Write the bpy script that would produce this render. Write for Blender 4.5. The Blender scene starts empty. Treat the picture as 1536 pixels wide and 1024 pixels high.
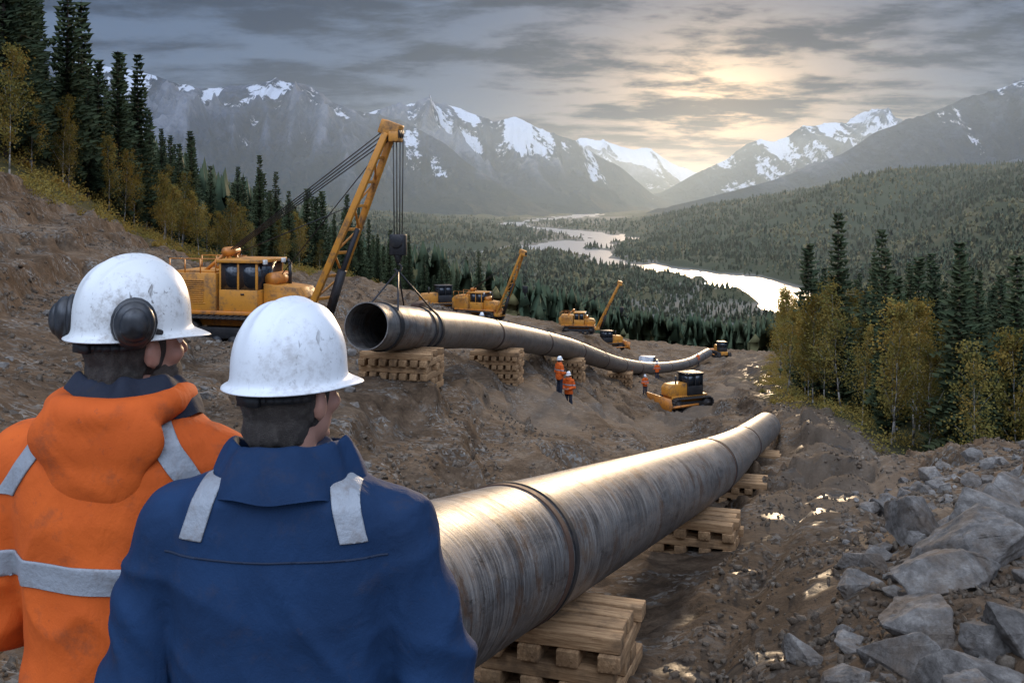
import bpy, bmesh, math, random
import numpy as np
from mathutils import Vector, Matrix, Quaternion
random.seed(7); rng=np.random.default_rng(7)
sc=bpy.context.scene
sc.view_settings.view_transform='Standard'; sc.view_settings.look='None'; sc.view_settings.exposure=0
COL=sc.collection
# ------------------------------------------------------------ camera
cd=bpy.data.cameras.new("camera"); cam=bpy.data.objects.new("camera",cd); COL.objects.link(cam)
cd.sensor_width=36; cd.lens=35.16; cd.shift_y=-0.1413; cd.clip_start=0.1; cd.clip_end=60000
cam.location=(0,0,0); cam.rotation_euler=(math.radians(90),0,0); sc.camera=cam
# ------------------------------------------------------------ noise
def _hash(ix,iy,iz,seed):
    n=(ix*374761393+iy*668265263+iz*1440662683+seed*1274126177)&0xffffffff
    n=((n^(n>>13))*1274126177)&0xffffffff
    n=((n^(n>>15))*2246822519)&0xffffffff
    return ((n^(n>>16))&0xffff)/32767.5-1.0
def n2(x,y,seed=0):
    x=np.asarray(x,float);y=np.asarray(y,float)
    ix=np.floor(x).astype(np.int64);iy=np.floor(y).astype(np.int64)
    fx=x-ix;fy=y-iy;fx=fx*fx*fx*(fx*(fx*6-15)+10);fy=fy*fy*fy*(fy*(fy*6-15)+10)
    a=_hash(ix,iy,0,seed);b=_hash(ix+1,iy,0,seed);c=_hash(ix,iy+1,0,seed);d=_hash(ix+1,iy+1,0,seed)
    return (a*(1-fx)+b*fx)*(1-fy)+(c*(1-fx)+d*fx)*fy
def n3(p,seed=0):
    p=np.asarray(p,float); i=np.floor(p).astype(np.int64); f=p-i; f=f*f*(3-2*f)
    r=0
    for dx in (0,1):
        for dy in (0,1):
            for dz in (0,1):
                w=(f[:,0] if dx else 1-f[:,0])*(f[:,1] if dy else 1-f[:,1])*(f[:,2] if dz else 1-f[:,2])
                r=r+w*_hash(i[:,0]+dx,i[:,1]+dy,i[:,2]+dz,seed)
    return r
def fbm(x,y,oct=4,seed=0,gain=.5):
    r=0;a=1.
    for o in range(oct):
        r=r+a*n2(x,y,seed+o); x=x*2.03+13.1; y=y*2.03+7.7; a*=gain
    return r
def ridged(x,y,oct=5,seed=0,gain=.5):
    r=0;a=1.;w=1.
    for o in range(oct):
        n=1-np.abs(n2(x,y,seed+o)); n=n*n
        r=r+a*n*w; w=np.clip(n*1.4,0,1); x=x*2.07+3.1; y=y*2.07+9.7; a*=gain
    return r
def sstep(a,b,x):
    t=np.clip((x-a)/(b-a),0,1); return t*t*(3-2*t)
# ------------------------------------------------------------ terrain survey
CP=[(-1.5,-3,-2.05),(-1,0,-2.05),(1,0,-2.05),(2,-3,-2.05),(-3,0,-2.0),(-.5,2,-2.05),(-1.2,2.3,-2.05),(.8,2,-2.1),(-2.5,2.5,-2.1),(2.5,2.5,-2.1),
(-1,4,-2.8),(0,4.5,-3.2),(1.5,4.8,-3.0),(3,4.8,-2.75),(-1.1,5.5,-3.6),(-.07,8.6,-4.28),(1.07,12,-5.05),(3.1,18,-6.3),(5.8,26.5,-7.95),(9.2,38,-10.2),(11.2,44,-11.1),
(2.3,11,-4.55),(1.4,8.5,-4.22),(5.2,20,-6.4),(8.6,30,-7.9),(12.7,45,-10.3),(16.5,60,-12.6),(21.6,85,-16),(33,140,-22.5),
(3,6.5,-3.15),(4,8,-3.3),(5.1,10,-3.5),(7.2,14,-4.1),(9,18,-4.8),(3.9,11,-3.9),(10.6,25,-6.4),(9,22,-6.3),(13,26,-6.7),(16,36,-11),(21,44,-13.0),(12,33,-9),
(27,75,-16.2),(30,60,-15),(40,100,-19),(60,100,-19),(60,125,-22),(100,200,-30),(150,300,-46),(60,250,-39),(110,400,-66),(200,600,-90),(100,700,-94),(300,700,-91),(50,500,-78),
(600,1300,-30),(900,1700,30),(709,2000,20),(526,2800,-40),(691,2400,-8),(461,1300,-84),(439,900,-66),(660,1700,-50),
(-8.8,33,-4.6),(-10,36,-4.4),(-5,28,-4.85),(-3.1,28.5,-5.1),(-.7,44,-7.35),(3.4,62,-10.6),(9.5,88,-16),(16.6,115,-20.8),(23.6,135,-23.6),(29.4,150,-24.6),
(2.5,45,-9.15),(0,36,-8),(4,58,-11.4),(12.9,75,-15.8),(9.8,60,-14.2),(3,40,-8.7),(5,34,-9.1),(1,19,-6.3),(3.5,28,-8.2),(6.5,38,-10.4),
(-1.5,21,-6.0),(-3,24,-5.5),(-5,20,-4.7),(-6,20,-4.3),(-10.5,22,-2.9),(-12,30,-3.2),(-16,32,-1.2),(-15.6,50,-3.8),(-25.6,50,1.5),(-27,70,-2.1),(-28,90,-5.4),
(-45,60,9),(-60,100,9),(-35,75,3),(-50,110,2),(-45,130,-5),(-50,200,-17),(-40,300,-32),(-10,400,-52),(-20,120,-9.5),(-10,80,-8.3),(0,100,-13),(10,130,-18),(20,180,-26),(40,250,-37),(9.2,105,-14.9),(-1.4,75,-9.3),
(-4,5,-2.6),(-6,10,-2.8),(-8,15,-2.7),(-10,8,-1),(-150,400,-30),(-300,900,-20),(-100,800,-86),(-200,1500,-90),(-800,2500,-10),(-300,2500,-70),(-120,2700,-85),
(0,1000,-96),(0,1500,-97),(250,1100,-98),(200,1500,-98),(100,2000,-98),(300,2500,-98),(0,3500,-98),(200,5000,-98),(500,4000,-96),(0,8000,-96),(1500,8000,-96),(-1500,8000,-90),(1500,4000,60),(-1500,4000,20),
(-30,20,6),(-60,40,14),(15,10,-2.7),(30,20,-5),(60,40,-11),(150,100,-14),(-150,100,22),(-800,1000,40),(800,1000,10),(0,28000,-96),(15000,28000,-96),(-15000,28000,-96)]
CP=np.array(CP,float)
def dom(x,y): return 3*x/(y+4), np.log(y+4)
cs,ct=dom(CP[:,0],CP[:,1]); cv=CP[:,2]/(CP[:,1]+4); CM=cv.mean(); CC=.12
A=np.sqrt((cs[:,None]-cs)**2+(ct[:,None]-ct)**2+CC**2)
CW=np.linalg.solve(A+np.eye(len(cs))*-1e-3,cv-CM)
RIV=[(400,640,24),(300,760,30),(262,900,38),(275,1090,36),(246,1270,24),(186,1456,26),(120,1613,32),(95,1900,44),(190,2250,68),(235,2600,52),(124,3000,36),(-19,3570,44),(153,4411,64),(420,5400,76),(600,7500,105)]
RIV2=[(-110,1700,8),(-60,1800,18),(60,1980,32)]
XL=([0,30,50,70,90,120,150,200,260,300],[-40,-28,-25,-26,-27,-22,-14,2,28,45])
XR=([0,25,33,44,60,75,100,150,250,300],[40,19,17,17,17.5,20,26,40,66,60])
def rdist(x,y,R):
    d=np.full(x.shape,1e9)
    for (x0,y0,w0),(x1,y1,w1) in zip(R[:-1],R[1:]):
        vx,vy=x1-x0,y1-y0; t=np.clip(((x-x0)*vx+(y-y0)*vy)/(vx*vx+vy*vy),0,1)
        d=np.minimum(d,np.hypot(x-x0-t*vx,y-y0-t*vy)-(w0+(w1-w0)*t))
    return d
def bare_mask(x,y):
    w=np.clip(y*.03,.3,8); wob=n2(x*.15,y*.15,55)*w*1.2
    l=np.interp(y,*XL)+wob; r=np.interp(y,*XR)+wob
    return sstep(-w,w,x-l)*sstep(-w,w,r-x)*(1-sstep(230,290,y))
def river_d(x,y):
    d=np.minimum(rdist(x,y,RIV),rdist(x,y,RIV2))
    bars=np.maximum(0,n2(x/38,y/120,97)-.22)*130*sstep(800,1300,y)
    return d+fbm(x/90,y/200,3,91)*np.clip(y*.016,8,34)+bars
def ground(x,y):
    x=np.atleast_1d(np.asarray(x,float)); y=np.atleast_1d(np.asarray(y,float))
    out=np.empty(x.shape)
    for i in range(0,len(x),60000):
        s,t=dom(x[i:i+60000],y[i:i+60000])
        out[i:i+60000]=(np.sqrt((s[:,None]-cs)**2+(t[:,None]-ct)**2+CC**2)@CW+CM)*(y[i:i+60000]+4)
    b=bare_mask(x,y); k=sstep(3,9,y)
    nz=fbm(x*.33,y*.33,3,11)*.20*sstep(4,30,y)+(ridged(x*.7,y*.5,5,21,.55)-1.0)*.12+fbm(x*2.3,y*2.3,4,31,.55)*.04
    gully=(ridged(x*.35+y*.12,y*.09,4,41,.55)-1.0)*.45*sstep(14,30,y)
    out=out+b*k*(nz+gully)
    # excavated ledges
    st=1.05; q=(out+fbm(x*.22,y*.16,3,301)*.4)/st; fr=q-np.floor(q)
    out=out+b*.72*st*(sstep(.30,.78,fr)-fr)*sstep(12,20,y)*(1-sstep(90,130,y))
    # wheel ruts on the track beside the pipe
    pr=np.interp(y,[8,21,33,44,75,140],[1.9,6.6,10.4,14.0,20.5,33])+n2(y*.08,y*0,9)*.5
    for o in (-.8,.8): out=out-.16*b*k*np.exp(-((x-pr-o-.6)/.22)**2)
    fz=fbm(x/70,y/110,4,61)*np.clip((y-100)*.02,0,9)
    out=out+(1-b)*k*(fz+fbm(x*.2,y*.2,2,71)*.25)
    far=sstep(350,600,y)
    rd=river_d(x,y)
    flat=np.maximum(out,-98.6)
    out=out*(1-far)+flat*far
    carve=1-sstep(-5,16,rd)
    out=out*(1-carve*far)+(-102.5)*carve*far
    return out
def gz(x,y): return float(ground([x],[y])[0])
# ------------------------------------------------------------ node helpers
def newmat(name):
    m=bpy.data.materials.new(name); m.use_nodes=True; nt=m.node_tree
    return m,nt,nt.nodes['Principled BSDF']
class NT:
    def __init__(s,nt): s.t=nt
    def n(s,ty,**k):
        nd=s.t.nodes.new(ty)
        for a,b in k.items(): setattr(nd,a,b)
        return nd
    def l(s,a,b): s.t.links.new(a,b)
    def put(s,sock,v):
        if isinstance(v,(int,float)): sock.default_value=v
        elif isinstance(v,(tuple,list)):
            sock.default_value=tuple(v) if len(v)==len(sock.default_value) else tuple(v)+(1,)
        else: s.l(v,sock)
    def math(s,op,a,b=0,c=0,clamp=False):
        nd=s.n('ShaderNodeMath',operation=op,use_clamp=clamp); s.put(nd.inputs[0],a); s.put(nd.inputs[1],b); s.put(nd.inputs[2],c); return nd.outputs[0]
    def vm(s,op,a,b=(0,0,0),out=0):
        nd=s.n('ShaderNodeVectorMath',operation=op); s.put(nd.inputs[0],a)
        if op=='SCALE': s.put(nd.inputs['Scale'],b)
        else: s.put(nd.inputs[1],b)
        return nd.outputs['Value'] if out else nd.outputs[0]
    def mr(s,v,a,b,c=0,d=1,smooth=False):
        nd=s.n('ShaderNodeMapRange'); nd.interpolation_type='SMOOTHSTEP' if smooth else 'LINEAR'
        s.put(nd.inputs[0],v)
        for i,q in enumerate((a,b,c,d)): s.put(nd.inputs[1+i],q)
        return nd.outputs[0]
    def mix(s,f,a,b,blend='MIX'):
        nd=s.n('ShaderNodeMix',data_type='RGBA',blend_type=blend); s.put(nd.inputs[0],f); s.put(nd.inputs[6],a); s.put(nd.inputs[7],b); return nd.outputs[2]
    def noise(s,vec,scale,detail=4,rough=.55,dist=0,out=0):
        nd=s.n('ShaderNodeTexNoise'); s.put(nd.inputs['Vector'],vec); nd.inputs['Scale'].default_value=scale; nd.inputs['Detail'].default_value=detail
        nd.inputs['Roughness'].default_value=rough; nd.inputs['Distortion'].default_value=dist; return nd.outputs[out]
    def vor(s,vec,scale,feature='F1',out='Distance',rand=1):
        nd=s.n('ShaderNodeTexVoronoi',feature=feature); s.put(nd.inputs['Vector'],vec); nd.inputs['Scale'].default_value=scale; nd.inputs['Randomness'].default_value=rand; return nd.outputs[out]
    def bump(s,h,strength,dist,nrm=None):
        nd=s.n('ShaderNodeBump'); s.put(nd.inputs['Height'],h); nd.inputs['Strength'].default_value=strength; nd.inputs['Distance'].default_value=dist
        if nrm is not None: s.l(nrm,nd.inputs['Normal'])
        return nd.outputs[0]
    def ramp(s,f,stops):
        nd=s.n('ShaderNodeValToRGB'); e=nd.color_ramp.elements
        while len(e)<len(stops): e.new(.5)
        for i,(p,c) in enumerate(stops): e[i].position=p; e[i].color=tuple(c)+(1,)
        s.put(nd.inputs[0],f); return nd.outputs[0]
    def attr(s,name,out='Fac'):
        nd=s.n('ShaderNodeAttribute'); nd.attribute_name=name; return nd.outputs[out]
    def pos(s): return s.n('ShaderNodeNewGeometry').outputs['Position']
    def obj(s): return s.n('ShaderNodeTexCoord').outputs['Object']
def paint(name,col,rough=.45,metal=0,dirt=.5,dirtcol=(.07,.05,.035),scale=2.5,bump=.0,spec=.5):
    m,nt,b=newmat(name); k=NT(nt); o=k.obj()
    f=k.noise(o,scale,5,.65); f2=k.noise(o,scale*7,3,.6)
    d=k.math('MULTIPLY',k.mr(k.math('ADD',k.math('MULTIPLY',f,.7),k.math('MULTIPLY',f2,.3)),.45,.66,0,1,True),dirt)
    k.l(k.mix(d,k.mix(f2,tuple(c*.85 for c in col),tuple(min(1,c*1.1) for c in col)),dirtcol),b.inputs['Base Color'])
    k.put(b.inputs['Roughness'],k.mr(d,0,1,rough,min(1,rough+.4))); b.inputs['Metallic'].default_value=metal
    b.inputs['Specular IOR Level'].default_value=spec
    if bump: k.l(k.bump(f2,bump,.01),b.inputs['Normal'])
    return m
def helmet_mat(name,base,dirt):
    m,nt,b=newmat(name); k=NT(nt); o=k.obj()
    big=k.noise(o,7,6,.7); fine=k.noise(o,55,5,.75); sc_=k.noise(k.vm('MULTIPLY',o,(90,18,30)),1,3,.6,1.5)
    d=k.math('MULTIPLY',k.mr(k.math('ADD',k.math('MULTIPLY',big,.6),k.math('MULTIPLY',fine,.4)),.48,.66,0,1,True),dirt)
    s=k.math('MULTIPLY',k.mr(sc_,.64,.71),dirt)
    c=k.mix(d,base,(.24,.20,.16)); c=k.mix(s,c,(.12,.10,.08)); k.l(c,b.inputs['Base Color'])
    k.put(b.inputs['Roughness'],k.mr(fine,.3,.7,.25,.55)); k.l(k.bump(fine,.12,.002),b.inputs['Normal']); return m
def fabric(name,col,dark,dirt=0.0,scale=5):
    m,nt,b=newmat(name); k=NT(nt); o=k.obj()
    f=k.noise(o,scale,5,.6); g=k.noise(o,14,7,.7); w=k.noise(o,260,2,.5); sp=k.noise(o,38,5,.7)
    c=k.mix(k.mr(f,.3,.7),dark,col)
    c=k.mix(k.math('MULTIPLY',k.mr(g,.52,.74,0,1,True),dirt),c,(.06,.04,.025))
    c=k.mix(k.math('MULTIPLY',k.mr(sp,.62,.72,0,1,True),dirt*.7),c,(.06,.04,.03))
    k.l(c,b.inputs['Base Color']); b.inputs['Roughness'].default_value=.8; b.inputs['Specular IOR Level'].default_value=.2
    n=k.bump(k.noise(k.vm('MULTIPLY',o,(1.2,1,.75)),7,3,.5,1.2),.7,.012); n=k.bump(k.noise(o,30,4,.6,.8),.35,.004,n); k.l(k.bump(w,.4,.0014,n),b.inputs['Normal'])
    return m
def ground_mat():
    m,nt,b=newmat("earth"); k=NT(nt); p=k.pos()
    bare=k.attr('bare'); wet=k.attr('wet'); trk=k.attr('track')
    a=k.noise(p,.22,4,.6); c=k.noise(p,1.7,7,.70); d=k.noise(p,9,4,.7)
    wp=k.vm('ADD',p,k.vm('SCALE',k.noise(p,3,2,.6,out=1),.25))
    st2=k.vor(wp,12,out='Color')
    s2=k.n('ShaderNodeSeparateXYZ'); k.l(st2,s2.inputs[0])
    e=k.ramp(k.math('ADD',k.math('MULTIPLY',a,.45),k.math('MULTIPLY',c,.55)),[(.36,(.038,.024,.014)),(.45,(.085,.054,.032)),(.54,(.145,.095,.058)),(.66,(.23,.170,.115))])
    e=k.mix(k.mr(s2.outputs[0],0,1,.0,.42),e,(.038,.026,.017))
    rockc=k.mix(s2.outputs[1],(.070,.060,.050),(.22,.19,.155))
    rm=k.math('MULTIPLY',k.mr(s2.outputs[2],.5,.6),k.mr(k.noise(p,.55,4,.7),.47,.60))
    e=k.mix(rm,e,rockc)
    e=k.mix(k.math('MULTIPLY',trk,.6),e,k.mix(d,(.10,.070,.046),(.19,.145,.105)))
    fl=k.mix(k.noise(p,.05,4,.6),(.025,.033,.014),(.09,.07,.028)); fl=k.mix(k.mr(k.noise(p,.6,4),.4,.7),fl,(.03,.035,.015))
    farc=k.mix(k.noise(p,.011,6,.72),(.018,.030,.018),(.06,.06,.032))
    py=k.n('ShaderNodeSeparateXYZ'); k.l(p,py.inputs[0])
    fl=k.mix(k.mr(py.outputs[1],400,1500),fl,farc)
    fl=k.mix(k.math('MULTIPLY',k.mr(py.outputs[2],-97.4,-98.9),k.mr(py.outputs[1],600,700)),fl,(.13,.12,.10))
    col=k.mix(bare,fl,e)
    damp=k.math('MULTIPLY',wet,.5); col=k.mix(damp,col,(.040,.029,.020))
    wm=k.math('MULTIPLY',wet,k.mr(k.noise(p,.8,3,.5),.57,.63,0,1,True))
    col=k.mix(wm,col,(.042,.033,.025)); k.l(col,b.inputs['Base Color'])
    k.put(b.inputs['Roughness'],k.mr(wm,0,1,1.0,.42)); k.put(b.inputs['Specular IOR Level'],k.mr(wm,0,1,.06,.18))
    h=k.math('ADD',k.math('MULTIPLY',c,.7),k.math('MULTIPLY',d,.38)); h=k.math('ADD',h,k.math('MULTIPLY',s2.outputs[1],.18))
    h=k.math('MULTIPLY',h,k.mr(wm,0,1,1,.25)); h=k.math('MULTIPLY',h,k.mr(trk,0,1,1,.5)); k.l(k.bump(h,1,.11),b.inputs['Normal'])
    return m
def rock_mat(name,br,lo,mid,hi,brown,rr=.3):
    m,nt,b=newmat(name); k=NT(nt); p=k.pos()
    a=k.noise(p,1.3,6,.65); d=k.noise(p,8,7,.78); r=k.n('ShaderNodeObjectInfo').outputs['Random']
    c=k.ramp(k.math('ADD',k.math('MULTIPLY',a,.45),k.math('MULTIPLY',d,.55)),[(.37,lo),(.5,mid),(.62,hi)])
    c=k.mix(k.mr(k.noise(p,2.2,5,.75),.46,.64,0,br),c,brown); c=k.mix(k.mr(r,0,1,0,rr),c,lo)
    k.l(c,b.inputs['Base Color']); b.inputs['Roughness'].default_value=.95; b.inputs['Specular IOR Level'].default_value=.12
    n=k.bump(k.noise(p,5,9,.78,.3),.9,.07); k.l(k.bump(k.vor(k.vm('ADD',p,k.vm('SCALE',k.noise(p,5,2,.5,out=1),.2)),9,out='Color'),.3,.02,n),b.inputs['Normal']); return m
def mtn_mat():
    m,nt,b=newmat("mountain_rock"); k=NT(nt); p=k.pos(); s=k.attr('snow'); h=k.attr('rel'); rg=k.attr('ridge')
    a=k.noise(p,.0035,8,.7); d=k.noise(k.vm('MULTIPLY',p,(1,1,.5)),.02,6,.75)
    f=k.math('ADD',k.math('ADD',k.math('MULTIPLY',a,.35),k.math('MULTIPLY',d,.4)),k.math('MULTIPLY',rg,.25))  # paler ridges, darker gullies: relief shading painted into the rock colour
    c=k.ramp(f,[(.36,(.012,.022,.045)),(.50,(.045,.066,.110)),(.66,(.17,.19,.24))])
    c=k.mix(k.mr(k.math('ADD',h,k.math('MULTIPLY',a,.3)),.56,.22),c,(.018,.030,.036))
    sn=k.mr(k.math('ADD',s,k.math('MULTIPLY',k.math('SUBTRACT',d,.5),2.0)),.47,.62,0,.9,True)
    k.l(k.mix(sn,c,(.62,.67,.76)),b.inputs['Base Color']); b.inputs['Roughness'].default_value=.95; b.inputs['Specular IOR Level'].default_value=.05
    k.l(k.bump(k.math('ADD',a,k.math('MULTIPLY',d,.35)),1,90),b.inputs['Normal']); return m
def leaf_mat(name,c1,c2,c3,tl=.3):
    m,nt,b=newmat(name); k=NT(nt); p=k.pos(); r=k.n('ShaderNodeObjectInfo').outputs['Random']; v=k.attr('tint')
    c=k.mix(k.mr(k.noise(p,.9,3,.7),.35,.65),c1,c2); c=k.mix(k.math('MULTIPLY',v,k.mr(r,0,1,.35,1)),c,c3)
    c=k.mix(k.mr(r,.3,1,0,.35),c,tuple(q*1.5 for q in c2))
    k.l(c,b.inputs['Base Color']); b.inputs['Roughness'].default_value=.8; b.inputs['Specular IOR Level'].default_value=.1
    if tl:
        tr=k.n('ShaderNodeBsdfTranslucent'); k.l(c,tr.inputs[0]); mx=k.n('ShaderNodeMixShader'); mx.inputs[0].default_value=tl
        k.l(b.outputs[0],mx.inputs[1]); k.l(tr.outputs[0],mx.inputs[2]); k.l(mx.outputs[0],nt.nodes['Material Output'].inputs[0])
    return m
def pipe_mat():
    m,nt,b=newmat("weathered_steel"); k=NT(nt); v=k.attr('pc','Vector'); p=k.pos()
    s1=k.noise(k.vm('MULTIPLY',v,(5,.5,.5)),1,7,.75); s2=k.noise(k.vm('MULTIPLY',v,(.6,1.8,1.8)),1,6,.7,.8); s3=k.noise(k.vm('MULTIPLY',v,(30,1.0,1.0)),1,4,.7)
    f=k.math('ADD',k.math('MULTIPLY',s1,.5),k.math('MULTIPLY',s2,.5))
    c=k.ramp(f,[(.37,(.045,.042,.042)),(.46,(.125,.118,.112)),(.55,(.225,.20,.175)),(.66,(.20,.135,.085))])
    c=k.mix(k.mr(s3,.52,.64,0,.65),c,(.36,.335,.30)); c=k.mix(k.mr(s3,.46,.36,0,.75),c,(.045,.036,.03))
    c=k.mix(k.mr(k.noise(p,2.3,7,.78),.52,.64,0,.85),c,(.12,.062,.032))
    c=k.mix(k.mr(k.noise(k.vm('MULTIPLY',v,(1.4,3,3)),1,7,.8),.58,.66,0,.8),c,(.03,.022,.017))
    k.l(c,b.inputs['Base Color']); b.inputs['Metallic'].default_value=.62
    k.put(b.inputs['Roughness'],k.mr(k.math('ADD',k.math('MULTIPLY',f,.5),k.math('MULTIPLY',s3,.5)),.38,.64,.36,.68))
    n=k.bump(s1,.45,.035); k.l(k.bump(s3,.5,.01,n),b.inputs['Normal']); return m
def wood_mat():
    m,nt,b=newmat("sawn_timber"); k=NT(nt); o=k.obj(); r=k.n('ShaderNodeObjectInfo').outputs['Random']
    g=k.noise(k.vm('MULTIPLY',o,(2,22,22)),1.6,5,.65,.6); c=k.mix(k.mr(g,.3,.7),(.17,.085,.036),(.54,.33,.165)); c=k.mix(k.mr(r,0,1,0,.65),c,(.20,.115,.055))
    c=k.mix(k.mr(k.noise(k.pos(),3,5,.7),.50,.72,0,.8),c,(.07,.043,.026))
    k.l(c,b.inputs['Base Color']); b.inputs['Roughness'].default_value=.85; b.inputs['Specular IOR Level'].default_value=.2; k.l(k.bump(g,.7,.012),b.inputs['Normal']); return m
def water_mat():
    m,nt,b=newmat("river_water"); k=NT(nt); p=k.pos(); b.inputs['Base Color'].default_value=(.34,.33,.31,1); b.inputs['Roughness'].default_value=.36
    b.inputs['Metallic'].default_value=.5
    k.l(k.bump(k.noise(k.vm('MULTIPLY',p,(.03,.012,.03)),1,5,.6),.4,1.2),b.inputs['Normal']); return m
M_ground=ground_mat(); M_mtn=mtn_mat(); M_pipe=pipe_mat(); M_wood=wood_mat(); M_water=water_mat()
M_rock=rock_mat("grey_rock",.6,(.070,.060,.050),(.175,.155,.135),(.34,.305,.26),(.14,.095,.06),.25)
M_rub2=rock_mat("brown_rubble",.8,(.050,.036,.025),(.130,.100,.072),(.25,.205,.155),(.115,.074,.045))
M_spruce=leaf_mat("spruce_needles",(.024,.038,.020),(.050,.066,.030),(.080,.070,.028),.15)
M_birch=leaf_mat("birch_leaves",(.080,.082,.022),(.21,.165,.040),(.29,.155,.03))
M_far=leaf_mat("forest_canopy",(.020,.036,.022),(.040,.056,.030),(.15,.105,.038),0)
M_bark=paint("spruce_bark",(.07,.05,.04),.9,0,.4)
M_birchbark=paint("birch_bark",(.26,.23,.19),.8,0,.9,(.05,.04,.035),4)
M_yel=paint("yellow_machine_paint",(.55,.22,.025),.45,0,.85,(.09,.055,.032),1.8)
M_yel2=paint("orange_machine_paint",(.52,.175,.020),.45,0,.85,(.09,.055,.032),1.8)
M_blk=paint("black_steel",(.02,.02,.021),.5,.4,.6,(.06,.045,.035))
M_track=paint("muddy_track_steel",(.035,.03,.028),.6,.5,.9,(.09,.065,.045))
M_rub=paint("tyre_rubber",(.018,.018,.018),.85,0,.7,(.07,.05,.035))
M_cable=paint("steel_cable",(.03,.03,.032),.5,.6,.2)
M_white=paint("white_vehicle_paint",(.38,.38,.38),.4,0,.8)
M_red=paint("rusty_weld_band",(.09,.045,.028),.7,.4,.6)
mg,nt,b=newmat("dark_window_glass"); b.inputs['Base Color'].default_value=(.015,.018,.022,1); b.inputs['Roughness'].default_value=.06; M_glass=mg
M_hat=helmet_mat("scuffed_white_helmet",(.62,.61,.58),.9)
M_hat2=helmet_mat("clean_white_helmet",(.63,.63,.62),.55)
M_eye=paint("eye_white",(.7,.7,.68),.2,0,0)
M_muff=paint("black_ear_muff",(.010,.010,.011),.28,0,.3,(.07,.06,.05),9)
M_skin=paint("skin",(.40,.20,.135),.5,0,.2,(.25,.10,.07),12)
M_hair=paint("dark_hair",(.040,.028,.020),.7,0,.6,(.11,.09,.07),60,.8)
M_beard=paint("greying_beard",(.11,.08,.06),.8,0,.6,(.03,.02,.015),80,.8)
M_blue=fabric("navy_jacket_fabric",(.009,.031,.080),(.006,.020,.052),.2)
M_seam=paint("dark_navy_seam",(.004,.012,.032),.8,0,0)
M_orange=fabric("orange_jacket_fabric",(.60,.105,.014),(.46,.074,.010),.42)
M_trous=fabric("dark_work_trousers",(.025,.030,.045),(.012,.015,.024),.3)
M_refl=paint("silver_reflective_tape",(.27,.28,.29),.55,.1,.7,(.15,.12,.10),10,.3)
M_boot=paint("leather_boot",(.07,.04,.022),.6,0,.5)
M_lamp=paint("headlamp_lens",(.7,.7,.65),.15,0,.1)
# ------------------------------------------------------------ object helpers
def tag(o,label,cat,group=None,kind=None):
    o["label"]=label; o["category"]=cat
    if group: o["group"]=group
    if kind: o["kind"]=kind
    return o
def raw_mesh(name,V,F,smooth=False):
    me=bpy.data.meshes.new(name); V=np.asarray(V,np.float32); me.vertices.add(len(V)); me.vertices.foreach_set('co',V.ravel())
    if isinstance(F,np.ndarray): n=F.shape[1]; L=F.ravel(); starts=np.arange(len(F))*n
    else:
        cnt=np.array([len(f) for f in F]); L=np.concatenate([np.asarray(f) for f in F]); starts=np.concatenate([[0],np.cumsum(cnt)[:-1]])
    me.loops.add(len(L)); me.loops.foreach_set('vertex_index',L.astype(np.int32)); me.polygons.add(len(starts)); me.polygons.foreach_set('loop_start',starts.astype(np.int32))
    if smooth: me.polygons.foreach_set('use_smooth',np.ones(len(starts),bool))
    me.update(calc_edges=True); me.validate(); return me
def mkobj(name,me,mats=None,parent=None):
    if mats is not None:
        me.materials.clear()
        for m in (mats if isinstance(mats,(list,tuple)) else [mats]): me.materials.append(m)
    o=bpy.data.objects.new(name,me); COL.objects.link(o)
    if parent: o.parent=parent
    return o
def empty(name,loc=(0,0,0),rz=0,s=1):
    o=bpy.data.objects.new(name,None); o.empty_display_size=.2; COL.objects.link(o); o.location=loc; o.rotation_euler=(0,0,rz); o.scale=(s,s,s); return o
def fattr(me,name,arr): a=me.attributes.new(name,'FLOAT','POINT'); a.data.foreach_set('value',np.asarray(arr,np.float32))
def copy_thing(root,mats=None):
    n=root.copy(); COL.objects.link(n)
    for c in root.children:
        cc=copy_thing(c); cc.parent=n; cc.matrix_parent_inverse=c.matrix_parent_inverse.copy()
    return n
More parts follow.
